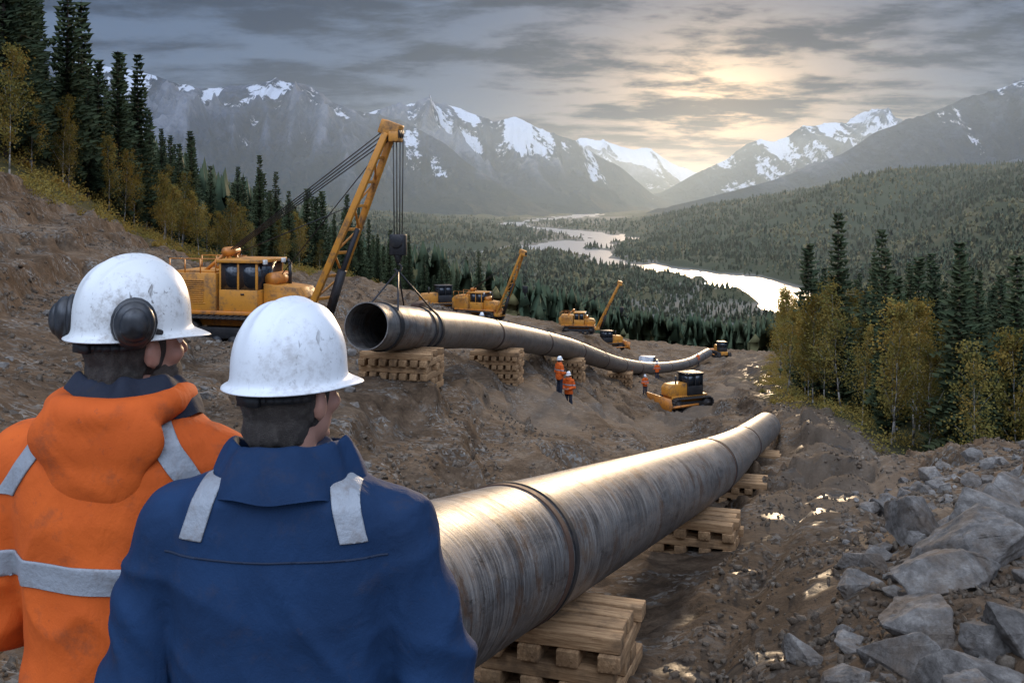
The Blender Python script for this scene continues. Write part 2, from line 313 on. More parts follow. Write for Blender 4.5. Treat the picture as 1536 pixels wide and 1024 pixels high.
class MB:
    def __init__(s): s.v=[]; s.f=[]; s.m=[]
    def add(s,V,F,mi=0):
        b=len(s.v); s.v+= [tuple(p) for p in V]; s.f+=[tuple(i+b for i in f) for f in F]; s.m+=[mi]*len(F); return s
    def box(s,c,size,mi=0,R=None,taper=1):
        x,y,z=[q/2 for q in size]; V=[]
        for sz in (-1,1):
            t=taper if sz>0 else 1
            for sx,sy in ((-1,-1),(1,-1),(1,1),(-1,1)): V.append(Vector((sx*x*t,sy*y*t,sz*z)))
        if R is not None: V=[R@v for v in V]
        c=Vector(c); V=[v+c for v in V]
        return s.add(V,[(3,2,1,0),(4,5,6,7),(0,1,5,4),(1,2,6,5),(2,3,7,6),(3,0,4,7)],mi)
    def bb(s,x0,x1,y0,y1,z0,z1,mi=0): return s.box(((x0+x1)/2,(y0+y1)/2,(z0+z1)/2),(x1-x0,y1-y0,z1-z0),mi)
    def beam(s,p0,p1,w,h=None,mi=0):
        p0=Vector(p0);p1=Vector(p1); d=p1-p0; R=d.to_track_quat('X','Z').to_matrix(); return s.box((p0+p1)/2,(d.length,w,h or w),mi,R)
    def cyl(s,p0,p1,r0,r1=None,n=16,mi=0,caps=True):
        p0=Vector(p0);p1=Vector(p1); r1=r0 if r1 is None else r1; q=(p1-p0).to_track_quat('Z','Y'); V=[]
        for p,r in ((p0,r0),(p1,r1)):
            for i in range(n): a=2*math.pi*i/n; V.append(p+q@Vector((r*math.cos(a),r*math.sin(a),0)))
        F=[(i,(i+1)%n,n+(i+1)%n,n+i) for i in range(n)]
        if caps: F+=[tuple(range(n-1,-1,-1)),tuple(range(n,2*n))]
        return s.add(V,F,mi)
    def prism(s,prof,y0,y1,mi=0):
        n=len(prof); V=[(p[0],y0,p[1]) for p in prof]+[(p[0],y1,p[1]) for p in prof]
        return s.add(V,[tuple(range(n)),tuple(range(2*n-1,n-1,-1))]+[(i,n+i,n+(i+1)%n,(i+1)%n) for i in range(n)],mi)
    def ell(s,c,r,R=None,nu=16,nv=10,mi=0):
        V=[];F=[];c=Vector(c)
        for j in range(1,nv):
            t=math.pi*j/nv
            for i in range(nu):
                a=2*math.pi*i/nu; p=Vector((r[0]*math.sin(t)*math.cos(a),r[1]*math.sin(t)*math.sin(a),r[2]*math.cos(t)))
                V.append(c+(R@p if R is not None else p))
        top=len(V); a=Vector((0,0,r[2])); V.append(c+(R@a if R is not None else a)); V.append(c-(R@a if R is not None else a))
        for j in range(nv-2):
            for i in range(nu): F.append((j*nu+i,(j+1)*nu+i,(j+1)*nu+(i+1)%nu,j*nu+(i+1)%nu))
        for i in range(nu): F.append((top,i,(i+1)%nu)); b=(nv-2)*nu; F.append((top+1,b+(i+1)%nu,b+i))
        return s.add(V,F,mi)
    def cap(s,p0,p1,r0,r1): s.cyl(p0,p1,r0,r1,14); s.ell(p0,(r0,)*3,nu=12,nv=8); s.ell(p1,(r1,)*3,nu=12,nv=8); return s
    def loft(s,rings,n=28,e=2.4):
        V=[]
        for z,hx,hy,cy in rings:
            for i in range(n):
                a=2*math.pi*i/n; c=math.cos(a); d=math.sin(a)
                V.append((hx*math.copysign(abs(c)**(2/e),c),cy+hy*math.copysign(abs(d)**(2/e),d),z))
        F=[]
        for j in range(len(rings)-1):
            for i in range(n): F.append((j*n+i,j*n+(i+1)%n,(j+1)*n+(i+1)%n,(j+1)*n+i))
        F+=[tuple(range(n-1,-1,-1)),tuple(range((len(rings)-1)*n,len(rings)*n))]
        return s.add(V,F)
    def mesh(s,name,smooth=False):
        me=raw_mesh(name,s.v,s.f,smooth); me.polygons.foreach_set('material_index',np.array(s.m,np.int32)); return me
    def obj(s,name,mats,parent=None,smooth=False,bevel=0):
        o=mkobj(name,s.mesh(name,smooth),mats,parent)
        if bevel:
            md=o.modifiers.new('bevel','BEVEL'); md.width=bevel; md.segments=2; md.limit_method='ANGLE'
        return o
def bake(o,name):
    dg=bpy.context.evaluated_depsgraph_get(); me=bpy.data.meshes.new_from_object(o.evaluated_get(dg)); me.name=name
    bpy.data.objects.remove(o); me.polygons.foreach_set('use_smooth',np.ones(len(me.polygons),bool)); return me
def remesh(mb,name,voxel,sm=4,fac=.5):
    o=mkobj('tmp',mb.mesh('tmp')); r=o.modifiers.new('r','REMESH'); r.mode='VOXEL'; r.voxel_size=voxel
    if sm: q=o.modifiers.new('s','SMOOTH'); q.factor=fac; q.iterations=sm
    return bake(o,name)
def resmooth(me,name,it):
    o=mkobj('tmp',me); q=o.modifiers.new('s','SMOOTH'); q.factor=.5; q.iterations=it; return bake(o,name)
def getco(me):
    a=np.empty(len(me.vertices)*3,np.float32); me.vertices.foreach_get('co',a); n=np.empty_like(a); me.vertices.foreach_get('normal',n); return a.reshape(-1,3).astype(float),n.reshape(-1,3).astype(float)
def setco(me,c): me.vertices.foreach_set('co',c.astype(np.float32).ravel()); me.update()
# ------------------------------------------------------------ terrain mesh
NR,NC=1150,640
T=np.linspace(0,math.log(30004),NR); S=np.linspace(-.80,.80,NC)
Y=np.exp(T)-4; YY=np.repeat(Y,NC); XX=(np.exp(T)[:,None]*S[None,:]).ravel()
ZZ=ground(XX,YY)
idx=np.arange(NR*NC).reshape(NR,NC)
F=np.stack([idx[:-1,:-1],idx[:-1,1:],idx[1:,1:],idx[1:,:-1]],-1).reshape(-1,4)
me=raw_mesh("ground",np.stack([XX,YY,ZZ],1),F,True)
fattr(me,'bare',bare_mask(XX,YY))
PX=np.interp(YY,[8,21,33,44,75,140],[1.7,6.3,10.2,13.8,20,33]); fattr(me,'wet',(1-sstep(.4,1.3+YY*.02,np.abs(XX-PX)))*sstep(6,8,YY)*(1-sstep(110,170,YY)))
HX=np.interp(YY,[34,45,58,75,100,140],[0,2.6,6.5,14.5,23,33]); fattr(me,'track',np.maximum((1-sstep(1.0,2.4,np.abs(XX-HX)))*sstep(30,38,YY),(1-sstep(1.0,2.2,np.abs(XX-PX-.6)))*sstep(14,20,YY))*(1-sstep(150,220,YY)))
g=mkobj("ground",me,M_ground); tag(g,"rocky brown construction ground descending into forested valley","ground",kind="structure")
w=MB(); w.add([(-2500,560,-100),(3500,560,-100),(6000,12000,-100),(-6000,12000,-100)],[(0,1,2,3)])
o=w.obj("river",M_water); tag(o,"pale golden winding river across the valley floor","river",kind="structure")
# ------------------------------------------------------------ mountains
def mountain(D,crest,W,seed,snowline,nu=760,nw=230,amp=.30,warpy=300):
    c=np.array(crest,float); xs=np.linspace(c[0,0],c[-1,0],nu); cz=np.interp(xs,c[:,0],c[:,1])
    kr=np.exp(-np.linspace(-2,2,25)**2); kr/=kr.sum(); cz=np.convolve(np.pad(cz,12,'edge'),kr,'valid')
    k=D/6000.; cz=cz+((ridged(xs/(260*k),xs*0+3,5,seed,.55)-1.1)*19+4)*k*np.clip((cz+60)/500,0,1)
    w=np.linspace(-1,1,nw); w=np.sign(w)*np.abs(w)**1.15
    Wd=W*(.35+.65*np.clip((cz+100)/700,0,1.3))
    X=np.repeat(xs[None],nw,0); cy=D+fbm(xs/(900*k),xs*0,3,seed+5)*warpy
    ww=np.repeat(w[:,None],nu,1); Yv=cy[None]+ww*Wd[None]; a=np.abs(ww)
    X2=X+fbm(X/(700*k),Yv/(500*k),3,seed+9)*220*k*a
    H=(cz+100)[None]
    base=(1-a)**1.08
    r=ridged(X2/(560*k),Yv/(1500*k),6,seed+20,.52)-1.0
    r2=ridged(X2/(150*k)+.3*Yv/(300*k),Yv/(420*k),5,seed+40,.6)-1.05
    env=np.clip(a*5,0,1)*np.clip((1-a)*1.6,0,1)
    Z=-100+H*(base+env*(amp*r+.09*r2))-20*(a**4)
    rel=(Z+100)/(np.max(cz)+100)
    snow=.5+(rel-snowline)*1.9-.6*r*np.clip(a*6,0,1)-.75*r2+.2*fbm(X2/(120*k),Yv/(120*k),3,seed+60)
    idx=np.arange(nw*nu).reshape(nw,nu)
    F=np.stack([idx[:-1,:-1],idx[:-1,1:],idx[1:,1:],idx[1:,:-1]],-1).reshape(-1,4)
    me=raw_mesh("mountain",np.stack([X2.ravel(),Yv.ravel(),Z.ravel()],1),F,True); fattr(me,'snow',snow.ravel()); fattr(me,'rel',rel.ravel()); fattr(me,'ridge',np.clip(.5+.8*r+.6*r2,0,1).ravel())  # 'ridge' drives the painted relief shading in the rock colour
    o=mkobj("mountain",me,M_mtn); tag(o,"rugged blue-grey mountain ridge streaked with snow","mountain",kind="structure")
mountain(6000,[(-4400,1000),(-3672,940),(-2832,800),(-2352,780),(-2152,748),(-1912,655),(-1712,668),(-1472,712),(-1272,706),(-1112,596),(-912,528),(-672,460),(-432,330),(-192,150),(88,-20),(250,-90)],2300,100,.88)
mountain(8500,[(-1900,500),(-1405,623),(-1122,737),(-669,805),(-442,765),(-159,629),(23,690),(295,538),(635,414),(975,244),(1230,28),(1428,-80)],2600,200,.88)
mountain(15000,[(200,400),(720,700),(1120,885),(1470,820),(1820,670),(2070,735),(2320,550),(2620,430),(2920,330),(3600,200)],3000,300,.6,nu=500,nw=160)
mountain(10000,[(1300,-60),(1447,20),(1813,247),(2080,380),(2280,535),(2413,585),(2547,553),(2813,667),(3080,745),(3280,720),(3493,830),(3747,700),(4080,600),(4880,430),(5600,300)],2700,400,.78)
mountain(5000,[(700,-80),(773,-40),(1040,17),(1307,77),(1507,133),(1707,223),(1940,360),(2107,417),(2240,467),(2373,493),(2440,525),(2560,567),(2840,683),(3270,717),(3700,640)],1900,500,1.08)
# ------------------------------------------------------------ pipelines
def catmull(P,step=.25):
    P=[Vector(p) for p in P]; out=[]; Q=[P[0]*2-P[1]]+P+[P[-1]*2-P[-2]]
    for i in range(1,len(Q)-2):
        n=max(2,int((Q[i+1]-Q[i]).length/step))
        for j in range(n):
            t=j/n; a,b,c,d=Q[i-1],Q[i],Q[i+1],Q[i+2]
            out.append(.5*((2*b)+(c-a)*t+(2*a-5*b+4*c-d)*t*t+(3*b-a-3*c+d)*t**3))
    out.append(P[-1]); return out
def sweep(name,pts,r,s0,parent,mats,n=72,thick=.03,open_ends=False):
    V=[];F=[];A=[];L=len(pts); along=[0]
    for i in range(1,L): along.append(along[-1]+(pts[i]-pts[i-1]).length)
    for k,(rr) in enumerate((r,r-thick)):
        for i,p in enumerate(pts):
            d=(pts[min(i+1,L-1)]-pts[max(i-1,0)]).normalized(); sx=d.cross(Vector((0,0,1))).normalized(); up=sx.cross(d)
            for j in range(n):
                a=2*math.pi*j/n; V.append(p+sx*math.cos(a)*rr+up*math.sin(a)*rr); A.append((s0+along[i]+k*50,math.cos(a),math.sin(a)))
        for i in range(L-1):
            for j in range(n):
                q=(k*L*n+i*n+j,k*L*n+i*n+(j+1)%n,k*L*n+(i+1)*n+(j+1)%n,k*L*n+(i+1)*n+j); F.append(q if k==0 else q[::-1])
    for i in (0,L-1):
        for j in range(n):
            q=(i*n+j,L*n+i*n+j,L*n+i*n+(j+1)%n,i*n+(j+1)%n); F.append(q if i==0 else q[::-1])
    me=raw_mesh(name,np.array([tuple(v) for v in V]),np.array(F),True)
    at=me.attributes.new('pc','FLOAT_VECTOR','POINT'); at.data.foreach_set('vector',np.array(A,np.float32).ravel())
    o=mkobj(name,me,mats,parent)
    md=o.modifiers.new('es','EDGE_SPLIT'); md.split_angle=math.radians(50); return o
def cutpath(path,d0,d1):
    out=[];s=0;acc=[0]
    for i in range(1,len(path)): s+=(path[i]-path[i-1]).length; acc.append(s)
    acc=np.array(acc); P=np.array([tuple(p) for p in path]); m=(acc>d0+.02)&(acc<d1-.02)
    ds=np.concatenate([[d0],acc[m],[d1]]); return [Vector((np.interp(d,acc,P[:,0]),np.interp(d,acc,P[:,1]),np.interp(d,acc,P[:,2]))) for d in ds],s
def pipeline(path,r,joints,label):
    root=empty("pipeline",path[0]); off=path[0].copy(); pth=[p-off for p in path]; _,tot=cutpath(pth,0,.1)
    js=[0]+[j for j in joints if j<tot-1]+[tot]
    for i in range(len(js)-1):
        seg,_=cutpath(pth,js[i]+(.0 if i==0 else .012),js[i+1]-.012); sweep("pipe_section",seg,r,js[i]+i*17.3,root,M_pipe)
        if i<len(js)-2:
            seg,_=cutpath(pth,js[i+1]-.17,js[i+1]-.06); sweep("weld_band",seg,r+.014,js[i+1],root,M_red,thick=.05)
            seg,_=cutpath(pth,js[i+1]+.02,js[i+1]+.12); sweep("weld_band",seg,r+.018,js[i+1],root,M_blk,thick=.05)
    tag(root,label,"pipeline"); return root
P1=catmull([(-1.1,5.5,-2.45),(-.07,8.6,-3.1),(4.1,21,-5.7),(7.6,33,-8.2),(11.2,44,-10.1)])
d1=(Vector((-.07,8.6,-3.1))-Vector((-1.1,5.5,-2.45))).length
pipeline(P1,.6,[d1+.1,d1+13.4,d1+26.1],"weathered grey-brown steel pipeline lying on timber cribbing in trench")
P2=catmull([(-3.94,27,-3.49),(-2.85,31,-4.1),(-1.06,42,-5.75),(3.4,62,-9.4),(9.5,88,-14.8),(16.6,115,-19.7),(23.6,135,-22.5),(29.4,150,-23.4)],.5)
pipeline(P2,.65,[4.6,16,28,40,52,64,76,88,100,112,124],"long curved grey steel pipeline with open end on timber blocks")
def at_y(path,y):
    for a,b in zip(path[:-1],path[1:]):
        if a.y<=y<=b.y: t=(y-a.y)/(b.y-a.y); return a+(b-a)*t,(b-a).normalized()
def crib(path,y,r,wd,ln,th,label,offx=0):
    p,d=at_y(path,y); ang=math.atan2(d.y,d.x); n=Vector((d.y,-d.x,0)).normalized(); zt=p.z-r+.02; c=p+n*offx
    zg=min(gz(c.x+n.x*k*wd/2,c.y+n.y*k*wd/2) for k in (-1,0,1)); nl=max(4,int(math.ceil((zt-zg)/th)))
    root=empty("timber_crib",(c.x,c.y,zt-nl*th),ang-math.pi/2)
    for L in range(nl):
        z=(L+.5)*th; acr=(nl-1-L)%2==0
        if acr:
            m=4
            for i in range(m):
                yy=-ln/2+ln*(i+.5)/m; t=MB().box((0,0,0),(wd*random.uniform(.94,1.05),min(.2,ln/m*.8),th*.97)).obj("timber",M_wood,root,bevel=.009)
                t.location=(random.uniform(-.05,.05),yy,z); t.rotation_euler=(0,0,random.uniform(-.03,.03))
        else:
            m=max(4,int(wd/.30))
            for i in range(m):
                xx=-wd/2+.11+(wd-.22)*i/(m-1); t=MB().box((0,0,0),(ln*random.uniform(.98,1.08),.2,th*.97)).obj("timber",M_wood,root,bevel=.009)
                t.location=(xx,random.uniform(-.03,.03),z); t.rotation_euler=(0,0,math.pi/2+random.uniform(-.03,.03))
    tag(root,label,"timber crib","timber cribs under the pipelines")
for y,w_,o_ in ((9.45,1.3,.28),(17.8,1.45,.22),(27,1.5,.2),(38,1.5,.2)): crib(P1,y,.6,w_,1.0,.145,"stack of warm brown sawn timbers supporting the steel pipe",o_)
for y in (29.3,44,62,88): crib(P2,y,.65,2.1,1.5,.19,"stack of brown timbers supporting the curved pipeline")
# ------------------------------------------------------------ crawler crane
def track(parent,y,L=4.2,H=.95,wd=.55):
    m=MB(); r=H/2; n=44; per=2*(L-H)+2*math.pi*r
    def pt(s):
        s%=per; a=L-H
        if s<a: return (-a/2+s,0,0.)
        s-=a
        if s<math.pi*r: t=s/r; return (a/2+r*math.sin(t),r-r*math.cos(t),t)
        s-=math.pi*r
        if s<a: return (a/2-s,H,math.pi)
        s-=a; t=s/r; return (-a/2-r*math.sin(t),r+r*math.cos(t),math.pi+t)
    for i in range(n):
        x,z,t=pt(per*i/n); R=Matrix.Rotation(-t,3,'Y')
        m.box(Vector((x,y,z))+R@Vector((0,0,.03)),(per/n*.9,wd,.06),0,R); m.box(Vector((x,y,z))+R@Vector((.02,0,-.02)),(.03,wd,.06),0,R)
    m.obj("track",M_track,parent)
    m=MB(); m.bb(-L/2+.55,L/2-.55,y-.12,y+.12,.28,.62)
    m.obj("track_frame",M_blk,parent,bevel=.02)
    for x in (-(L-H)/2,(L-H)/2):
        m=MB(); m.cyl((x,y-.16,r),(x,y+.16,r),r-.08,n=24); m.cyl((x,y-.24,r),(x,y+.24,r),.14,n=14,mi=1); m.obj("sprocket",[M_track,M_yel],parent)
    for i in range(5):
        x=-(L-H)/2+.45+i*(L-H-.9)/4; MB().cyl((x,y-.2,.2),(x,y+.2,.2),.16,n=14).obj("track_roller",M_blk,parent)
def cab(parent,x0,x1,y0,y1,z0,z1,mat,name="cab"):
    m=MB(); t=.07; zs=z0+(z1-z0)*.42
    m.bb(x0,x1,y0,y1,z0,zs); m.bb(x0-.06,x1+.1,y0-.06,y1+.06,z1-.08,z1+.02)
    for x in (x0+t/2,(x0+x1)/2,x1-t/2):
        for y in (y0+t/2,y1-t/2): m.bb(x-t/2,x+t/2,y-t/2,y+t/2,zs,z1-.08)
    c=m.obj(name,mat,parent,bevel=.012)
    for (a,b_,cx,d) in ((x0+t,(x0+x1)/2-t/2,0,0),((x0+x1)/2+t/2,x1-t,0,0)):
        for y in (y0+.02,y1-.02): MB().bb(a,b_,y-.006,y+.006,zs+.002,z1-.082).obj("window",M_glass,c)
    for x in (x0+.02,x1-.02): MB().bb(x-.006,x+.006,y0+t,y1-t,zs+.002,z1-.082).obj("window",M_glass,c)
    MB().bb((x0+x1)/2+.1,(x0+x1)/2+.22,y0-.03,y0-.002,zs-.15,zs-.11).obj("handle",M_blk,c)
    return c
TIP=Vector((5.3,-1.36,6.6)); BASE=Vector((2.45,-.4,.85)); GAN=Vector((-.75,0,2.95))
def crane(loc,rz,s,main=True):
    root=empty("crawler_crane",loc,rz,s)
    for y in (-1.0,1.0): track(root,y)
    m=MB(); m.bb(-1.9,2.0,-.72,.72,.62,1.0); m.bb(-2.3,1.95,-1.02,1.02,1.0,1.12); m.obj("chassis",M_yel2,root,bevel=.02)
    m=MB(); m.prism([(-2.55,1.12),(-.72,1.12),(-.72,2.3),(-2.3,2.3),(-2.55,2.05)],-.98,.98)
    for i in range(11): m.bb(-2.25,-1.15,-1.012,-.985,1.4+i*.066,1.43+i*.066,1)
    m.bb(-2.32,-1.08,-1.0,-.984,1.34,1.37,1); m.bb(-2.3,-.9,-.7,.7,2.3,2.36,1); m.bb(-2.6,-2.54,-.8,.8,1.2,1.95,1)
    m.obj("engine_housing",[M_yel,M_blk],root,bevel=.025)
    cab(root,-.62,.72,-.95,.75,1.12,2.72,M_yel)
    m=MB(); m.prism([(.76,1.12),(2.05,1.12),(2.05,1.55),(1.85,1.85),(.76,1.98)],-.62,.62); m.bb(1.0,1.6,-.635,-.62,1.3,1.7,1); m.obj("bonnet",[M_yel,M_blk],root,bevel=.03)
    MB().cyl((1.2,.3,1.9),(1.2,.3,2.6),.06,n=12).cyl((1.2,.3,2.55),(1.12,.3,2.72),.045,n=10).obj("exhaust",M_blk,root)
    for y in (-.92,.92):
        m=MB(); m.beam((-2.4,y,2.75),(-.75,y,2.75),.03)
        for x in (-2.4,-1.85,-1.3,-.75): m.beam((x,y,2.3),(x,y,2.76),.03)
        m.obj("handrail",M_yel2,root)
    m=MB()
    for y in (-.35,.35): m.beam((-1.5,y,2.3),(GAN.x,y*.6,GAN.z),.1); m.beam((-.2,y,1.1),(GAN.x,y*.6,GAN.z),.09)
    m.cyl((GAN.x,-.35,GAN.z),(GAN.x,.35,GAN.z),.15,n=16); m.cyl((.95,-.5,2.1),(.95,.5,2.1),.22,n=18); m.obj("gantry",M_yel2,root)
    for y in (-.7,.5): m=MB(); m.box((.86,y,2.66),(.08,.18,.14)); m.obj("headlight",M_lamp,root,bevel=.01)
    d=(TIP-BASE).normalized(); side=Vector((.25,.95,0)).normalized(); up=d.cross(side).normalized()
    m=MB(); L=(TIP-BASE).length
    def P(t,sx,su): return BASE+d*(t*L)+side*sx*(.52*(1-t)+.17*t)+up*su*(.17*(1-t)+.1*t)
    for sx in (-1,1): m.beam(P(0,sx,0),P(1,sx,0),.11,.21)
    for i in range(9):
        t=i/8; m.beam(P(t,-1,0),P(t,1,0),.09,.09)
        if i<8: a=-1 if i%2 else 1; m.beam(P(t,a,0),P((i+1)/8,-a,0),.06,.06)
    m.box(BASE+Vector((-.1,0,-.15)),(.7,1.1,.3)); boom=m.obj("boom",M_yel,root,bevel=.012)
    m=MB(); m.box(TIP+Vector((.05,0,.12)),(.62,.4,.42),0,Matrix.Rotation(math.radians(20),3,'Y')); m.box(TIP+Vector((.2,0,-.12)),(.3,.46,.3)); m.obj("boom_head",M_yel,root,bevel=.03)
    m=MB()
    for y in (-.14,0,.14): m.cyl(TIP+Vector((.16,y-.04,-.02)),TIP+Vector((.16,y+.04,-.02)),.24,n=20)
    m.obj("sheave",M_blk,root)
    m=MB(); m.beam(P(.0,0,-1.9),P(.52,0,-1.5),.11,.11); m.beam(P(.02,0,-2.5),P(.3,0,-1.6),.2,.2); m.obj("hydraulic_cylinder",M_blk,root)
    for k,(a,b_) in enumerate([(-.15,-.2),(-.05,-.07),(.06,.07),(.16,.2)]):
        MB().cyl(TIP+Vector((0,a,.15-k*.09)),GAN+Vector((0,b_,0)),.018,n=6).obj("cable",M_cable,root)
    MB().cyl(P(.62,0,1.5),GAN+Vector((.1,.1,-.1)),.016,n=6).obj("cable",M_cable,root)
    MB().cyl(P(.99,0,-1),Vector((.95,0,2.1)),.016,n=6).obj("cable",M_cable,root)
    bx=TIP.x+.28; bz=3.6
    for a in (-.13,-.04,.05,.13): MB().cyl((bx+a,TIP.y+a*.5,6.4),(bx+a*.8,TIP.y+a*.4,bz),.018,n=6).obj("cable",M_cable,root)
    m=MB(); m.box((bx,TIP.y,bz-.3),(.46,.3,.62)); m.cyl((bx,TIP.y-.19,bz-.2),(bx,TIP.y+.19,bz-.2),.2,n=18); m.cyl((bx,TIP.y,bz-.6),(bx,TIP.y,bz-.85),.14,.06,n=14)
    hk=m.obj("hook_block",M_blk,root,bevel=.03)
    m=MB(); pr=None
    for i in range(9):
        a=math.radians(100-i*33); p=Vector((bx+.11*math.cos(a),TIP.y,bz-.98+.11*math.sin(a)))
        if pr is not None: m.cyl(pr,p,.035,n=8)
        pr=p
    m.obj("hook",M_blk,hk)
    return root,Vector((bx,TIP.y,bz-1.07))
cr,hook=crane((-8.4,32.3,-4.72),math.radians(-15),1)
tag(cr,"large yellow crawler crane lifting the open-ended steel pipe","crane","cranes laying the pipeline")
cr2=copy_thing(cr)
bpy.context.view_layer.update()
Minv=cr.matrix_world.inverted()
for y in (27.9,31.0):
    p,d=at_y(P2,y); n=d.cross(Vector((0,0,1))).normalized(); up=n.cross(d)
    for sgn in (-1,1):
        q=p+n*sgn*.5+up*.46; MB().cyl(hook,Minv@q,.026,n=6).obj("lifting_sling",M_cable,cr)
for y in (27.9,30.6,31.3):
    p,d=at_y(P2,y); pts=[Minv@(p-d*.10),Minv@p,Minv@(p+d*.10)]; o=sweep("lifting_clamp",pts,.695,0,cr,M_blk,thick=.05,n=40)
p,d=at_y(P2,30.95); m=MB(); m.box(Minv@(p+Vector((0,0,.76))),(.25,1.1,.16),0,Matrix.Rotation(math.radians(5),3,'Z')); m.obj("lifting_clamp",M_red,cr,bevel=.02)
cr2.location=(-2.4,75,gz(-2.4,75)); cr2.scale=(.78,)*3; cr2.rotation_euler=(0,0,math.radians(-28)); cr2["label"]="yellow crawler crane with raised boom beside the curved pipeline"
cr3=copy_thing(cr2); cr3.location=(7.0,104,gz(7,104)); cr3.scale=(.8,)*3; cr3.rotation_euler=(0,0,math.radians(-10))
# ------------------------------------------------------------ bulldozer / pickup
def dozer(loc,rz,s):
    root=empty("bulldozer",loc,rz,s)
    for y in (-.85,.85): track(root,y,3.4,.9,.5)
    m=MB(); m.bb(-1.5,1.5,-.55,.55,.5,1.0); m.prism([(.2,1.0),(1.7,1.0),(1.7,1.6),(1.5,1.8),(.2,1.85)],-.5,.5); m.bb(1.7,1.74,-.45,.45,1.05,1.55,1); m.bb(.5,1.3,-.515,-.5,1.1,1.6,1); m.obj("body",[M_yel,M_blk],root,bevel=.03)
    cab(root,-1.1,.2,-.6,.6,1.0,2.5,M_blk)
    m=MB(); m.prism([(2.2,.1),(2.35,.1),(2.2,.55),(2.3,1.05),(2.2,1.05),(2.08,.55)],-1.5,1.5); m.obj("blade",M_yel2,root)
    for y in (-1.25,1.25): m=MB(); m.beam((-.3,y*.93,.45),(2.15,y,.4),.14); m.obj("push_arm",M_yel2,root)
    MB().cyl((1.0,.25,1.8),(1.0,.25,2.4),.06,n=10).obj("exhaust",M_blk,root)
    tag(root,"yellow tracked bulldozer with cab on muddy ground","bulldozer","bulldozers on the worksite"); return root
def wheel(parent,x,y,r,w,hub):
    m=MB(); m.cyl((x,y-w/2,r),(x,y+w/2,r),r,n=28); 
    for i in range(22):
        a=2*math.pi*i/22; m.box((x+r*math.cos(a),y,r+r*math.sin(a)),(.08,w,.09),0,Matrix.Rotation(-a,3,'Y'))
    wh=m.obj("wheel",M_rub,parent); m=MB(); m.cyl((x,y-w/2-.02,r),(x,y+w/2+.02,r),r*.48,n=18); m.cyl((x,y-w/2-.06,r),(x,y+w/2+.06,r),r*.16,n=10); m.obj("rim",hub,wh)
def pickup(loc,rz,s):
    root=empty("pickup_truck",loc,rz,s)
    m=MB(); m.prism([(-2.6,.5),(2.5,.5),(2.6,.95),(2.3,1.12),(1.2,1.2),(.55,1.8),(-.6,1.82),(-.9,1.15),(-2.6,1.15)],-.9,.9); m.obj("body",M_white,root,bevel=.06)
    m=MB(); m.prism([(1.1,1.22),(.52,1.74),(-.55,1.76),(-.8,1.22)],-.915,.915); m.obj("window",M_glass,root)
    for x in (-1.65,1.6):
        for y in (-.85,.85): wheel(root,x,y,.4,.26,M_blk)
    for y in (-.65,.65): MB().box((2.56,y,.85),(.08,.28,.14)).obj("headlight",M_lamp,root)
    tag(root,"white pickup truck parked on the dirt worksite","truck","pickup trucks on the worksite"); return root
def on(x,y): return (x,y,gz(x,y))
dz=dozer(on(-6.0,82),math.radians(200),.9)
for x,y,a,s in ((13.0,75,205,1.05),(11.5,118,20,.9),(33,158,100,1.0)):
    c=copy_thing(dz); c.location=on(x,y); c.rotation_euler=(0,0,math.radians(a)); c.scale=(s,)*3
pk=pickup(on(16.5,122),math.radians(70),1)
# ------------------------------------------------------------ people
def wrinkle(me,amp=1.,seed=0):
    c,n=getco(me); ax=np.abs(c[:,0]); arm=sstep(.2,.28,ax)
    q=c*np.array([4,4,5.6]); w=np.stack([n3(q*.6,seed+1),n3(q*.6,seed+2),n3(q*.6,seed+3)],1)*1.0
    r=(1-np.abs(n3(q*np.array([.8,.8,1.3])+w,seed+4)))**2.4; lo=n3(c*3.0,seed+9)
    dg=c@np.array([[1,.6,.9],[0,1,0],[-.8,.3,1]]); r3=(1-np.abs(n3(dg*np.array([3.2,3.2,7.])+w,seed+11)))**2.4
    el=np.exp(-((c[:,2]-1.12)/.10)**2)*arm; r4=(1-np.abs(n3(c*np.array([4,4,14.])+w*.8,seed+15)))**2
    low=1-sstep(1.15,1.42,c[:,2])*.45
    d=(r*.017*(.6+.6*arm)*low+r3*.013*low+r4*el*.016+lo*.012-.013)*amp
    setco(me,c+n*d[:,None])
def strip(src,planes,off,name,mat,parent):
    bm=bmesh.new(); bm.from_mesh(src)
    for co,no in planes:
        bmesh.ops.bisect_plane(bm,geom=bm.verts[:]+bm.edges[:]+bm.faces[:],plane_co=co,plane_no=no,clear_outer=True)
    bm.normal_update()
    nn=[v.normal.copy() for v in bm.verts]
    for v,n in zip(bm.verts,nn): v.co+=n*off
    me=bpy.data.meshes.new(name); bm.to_mesh(me); bm.free()
    for p in me.polygons: p.use_smooth=True
    o=mkobj(name,me,mat,parent); md=o.modifiers.new('t','SOLIDIFY'); md.thickness=off*.9; md.offset=-1; return o
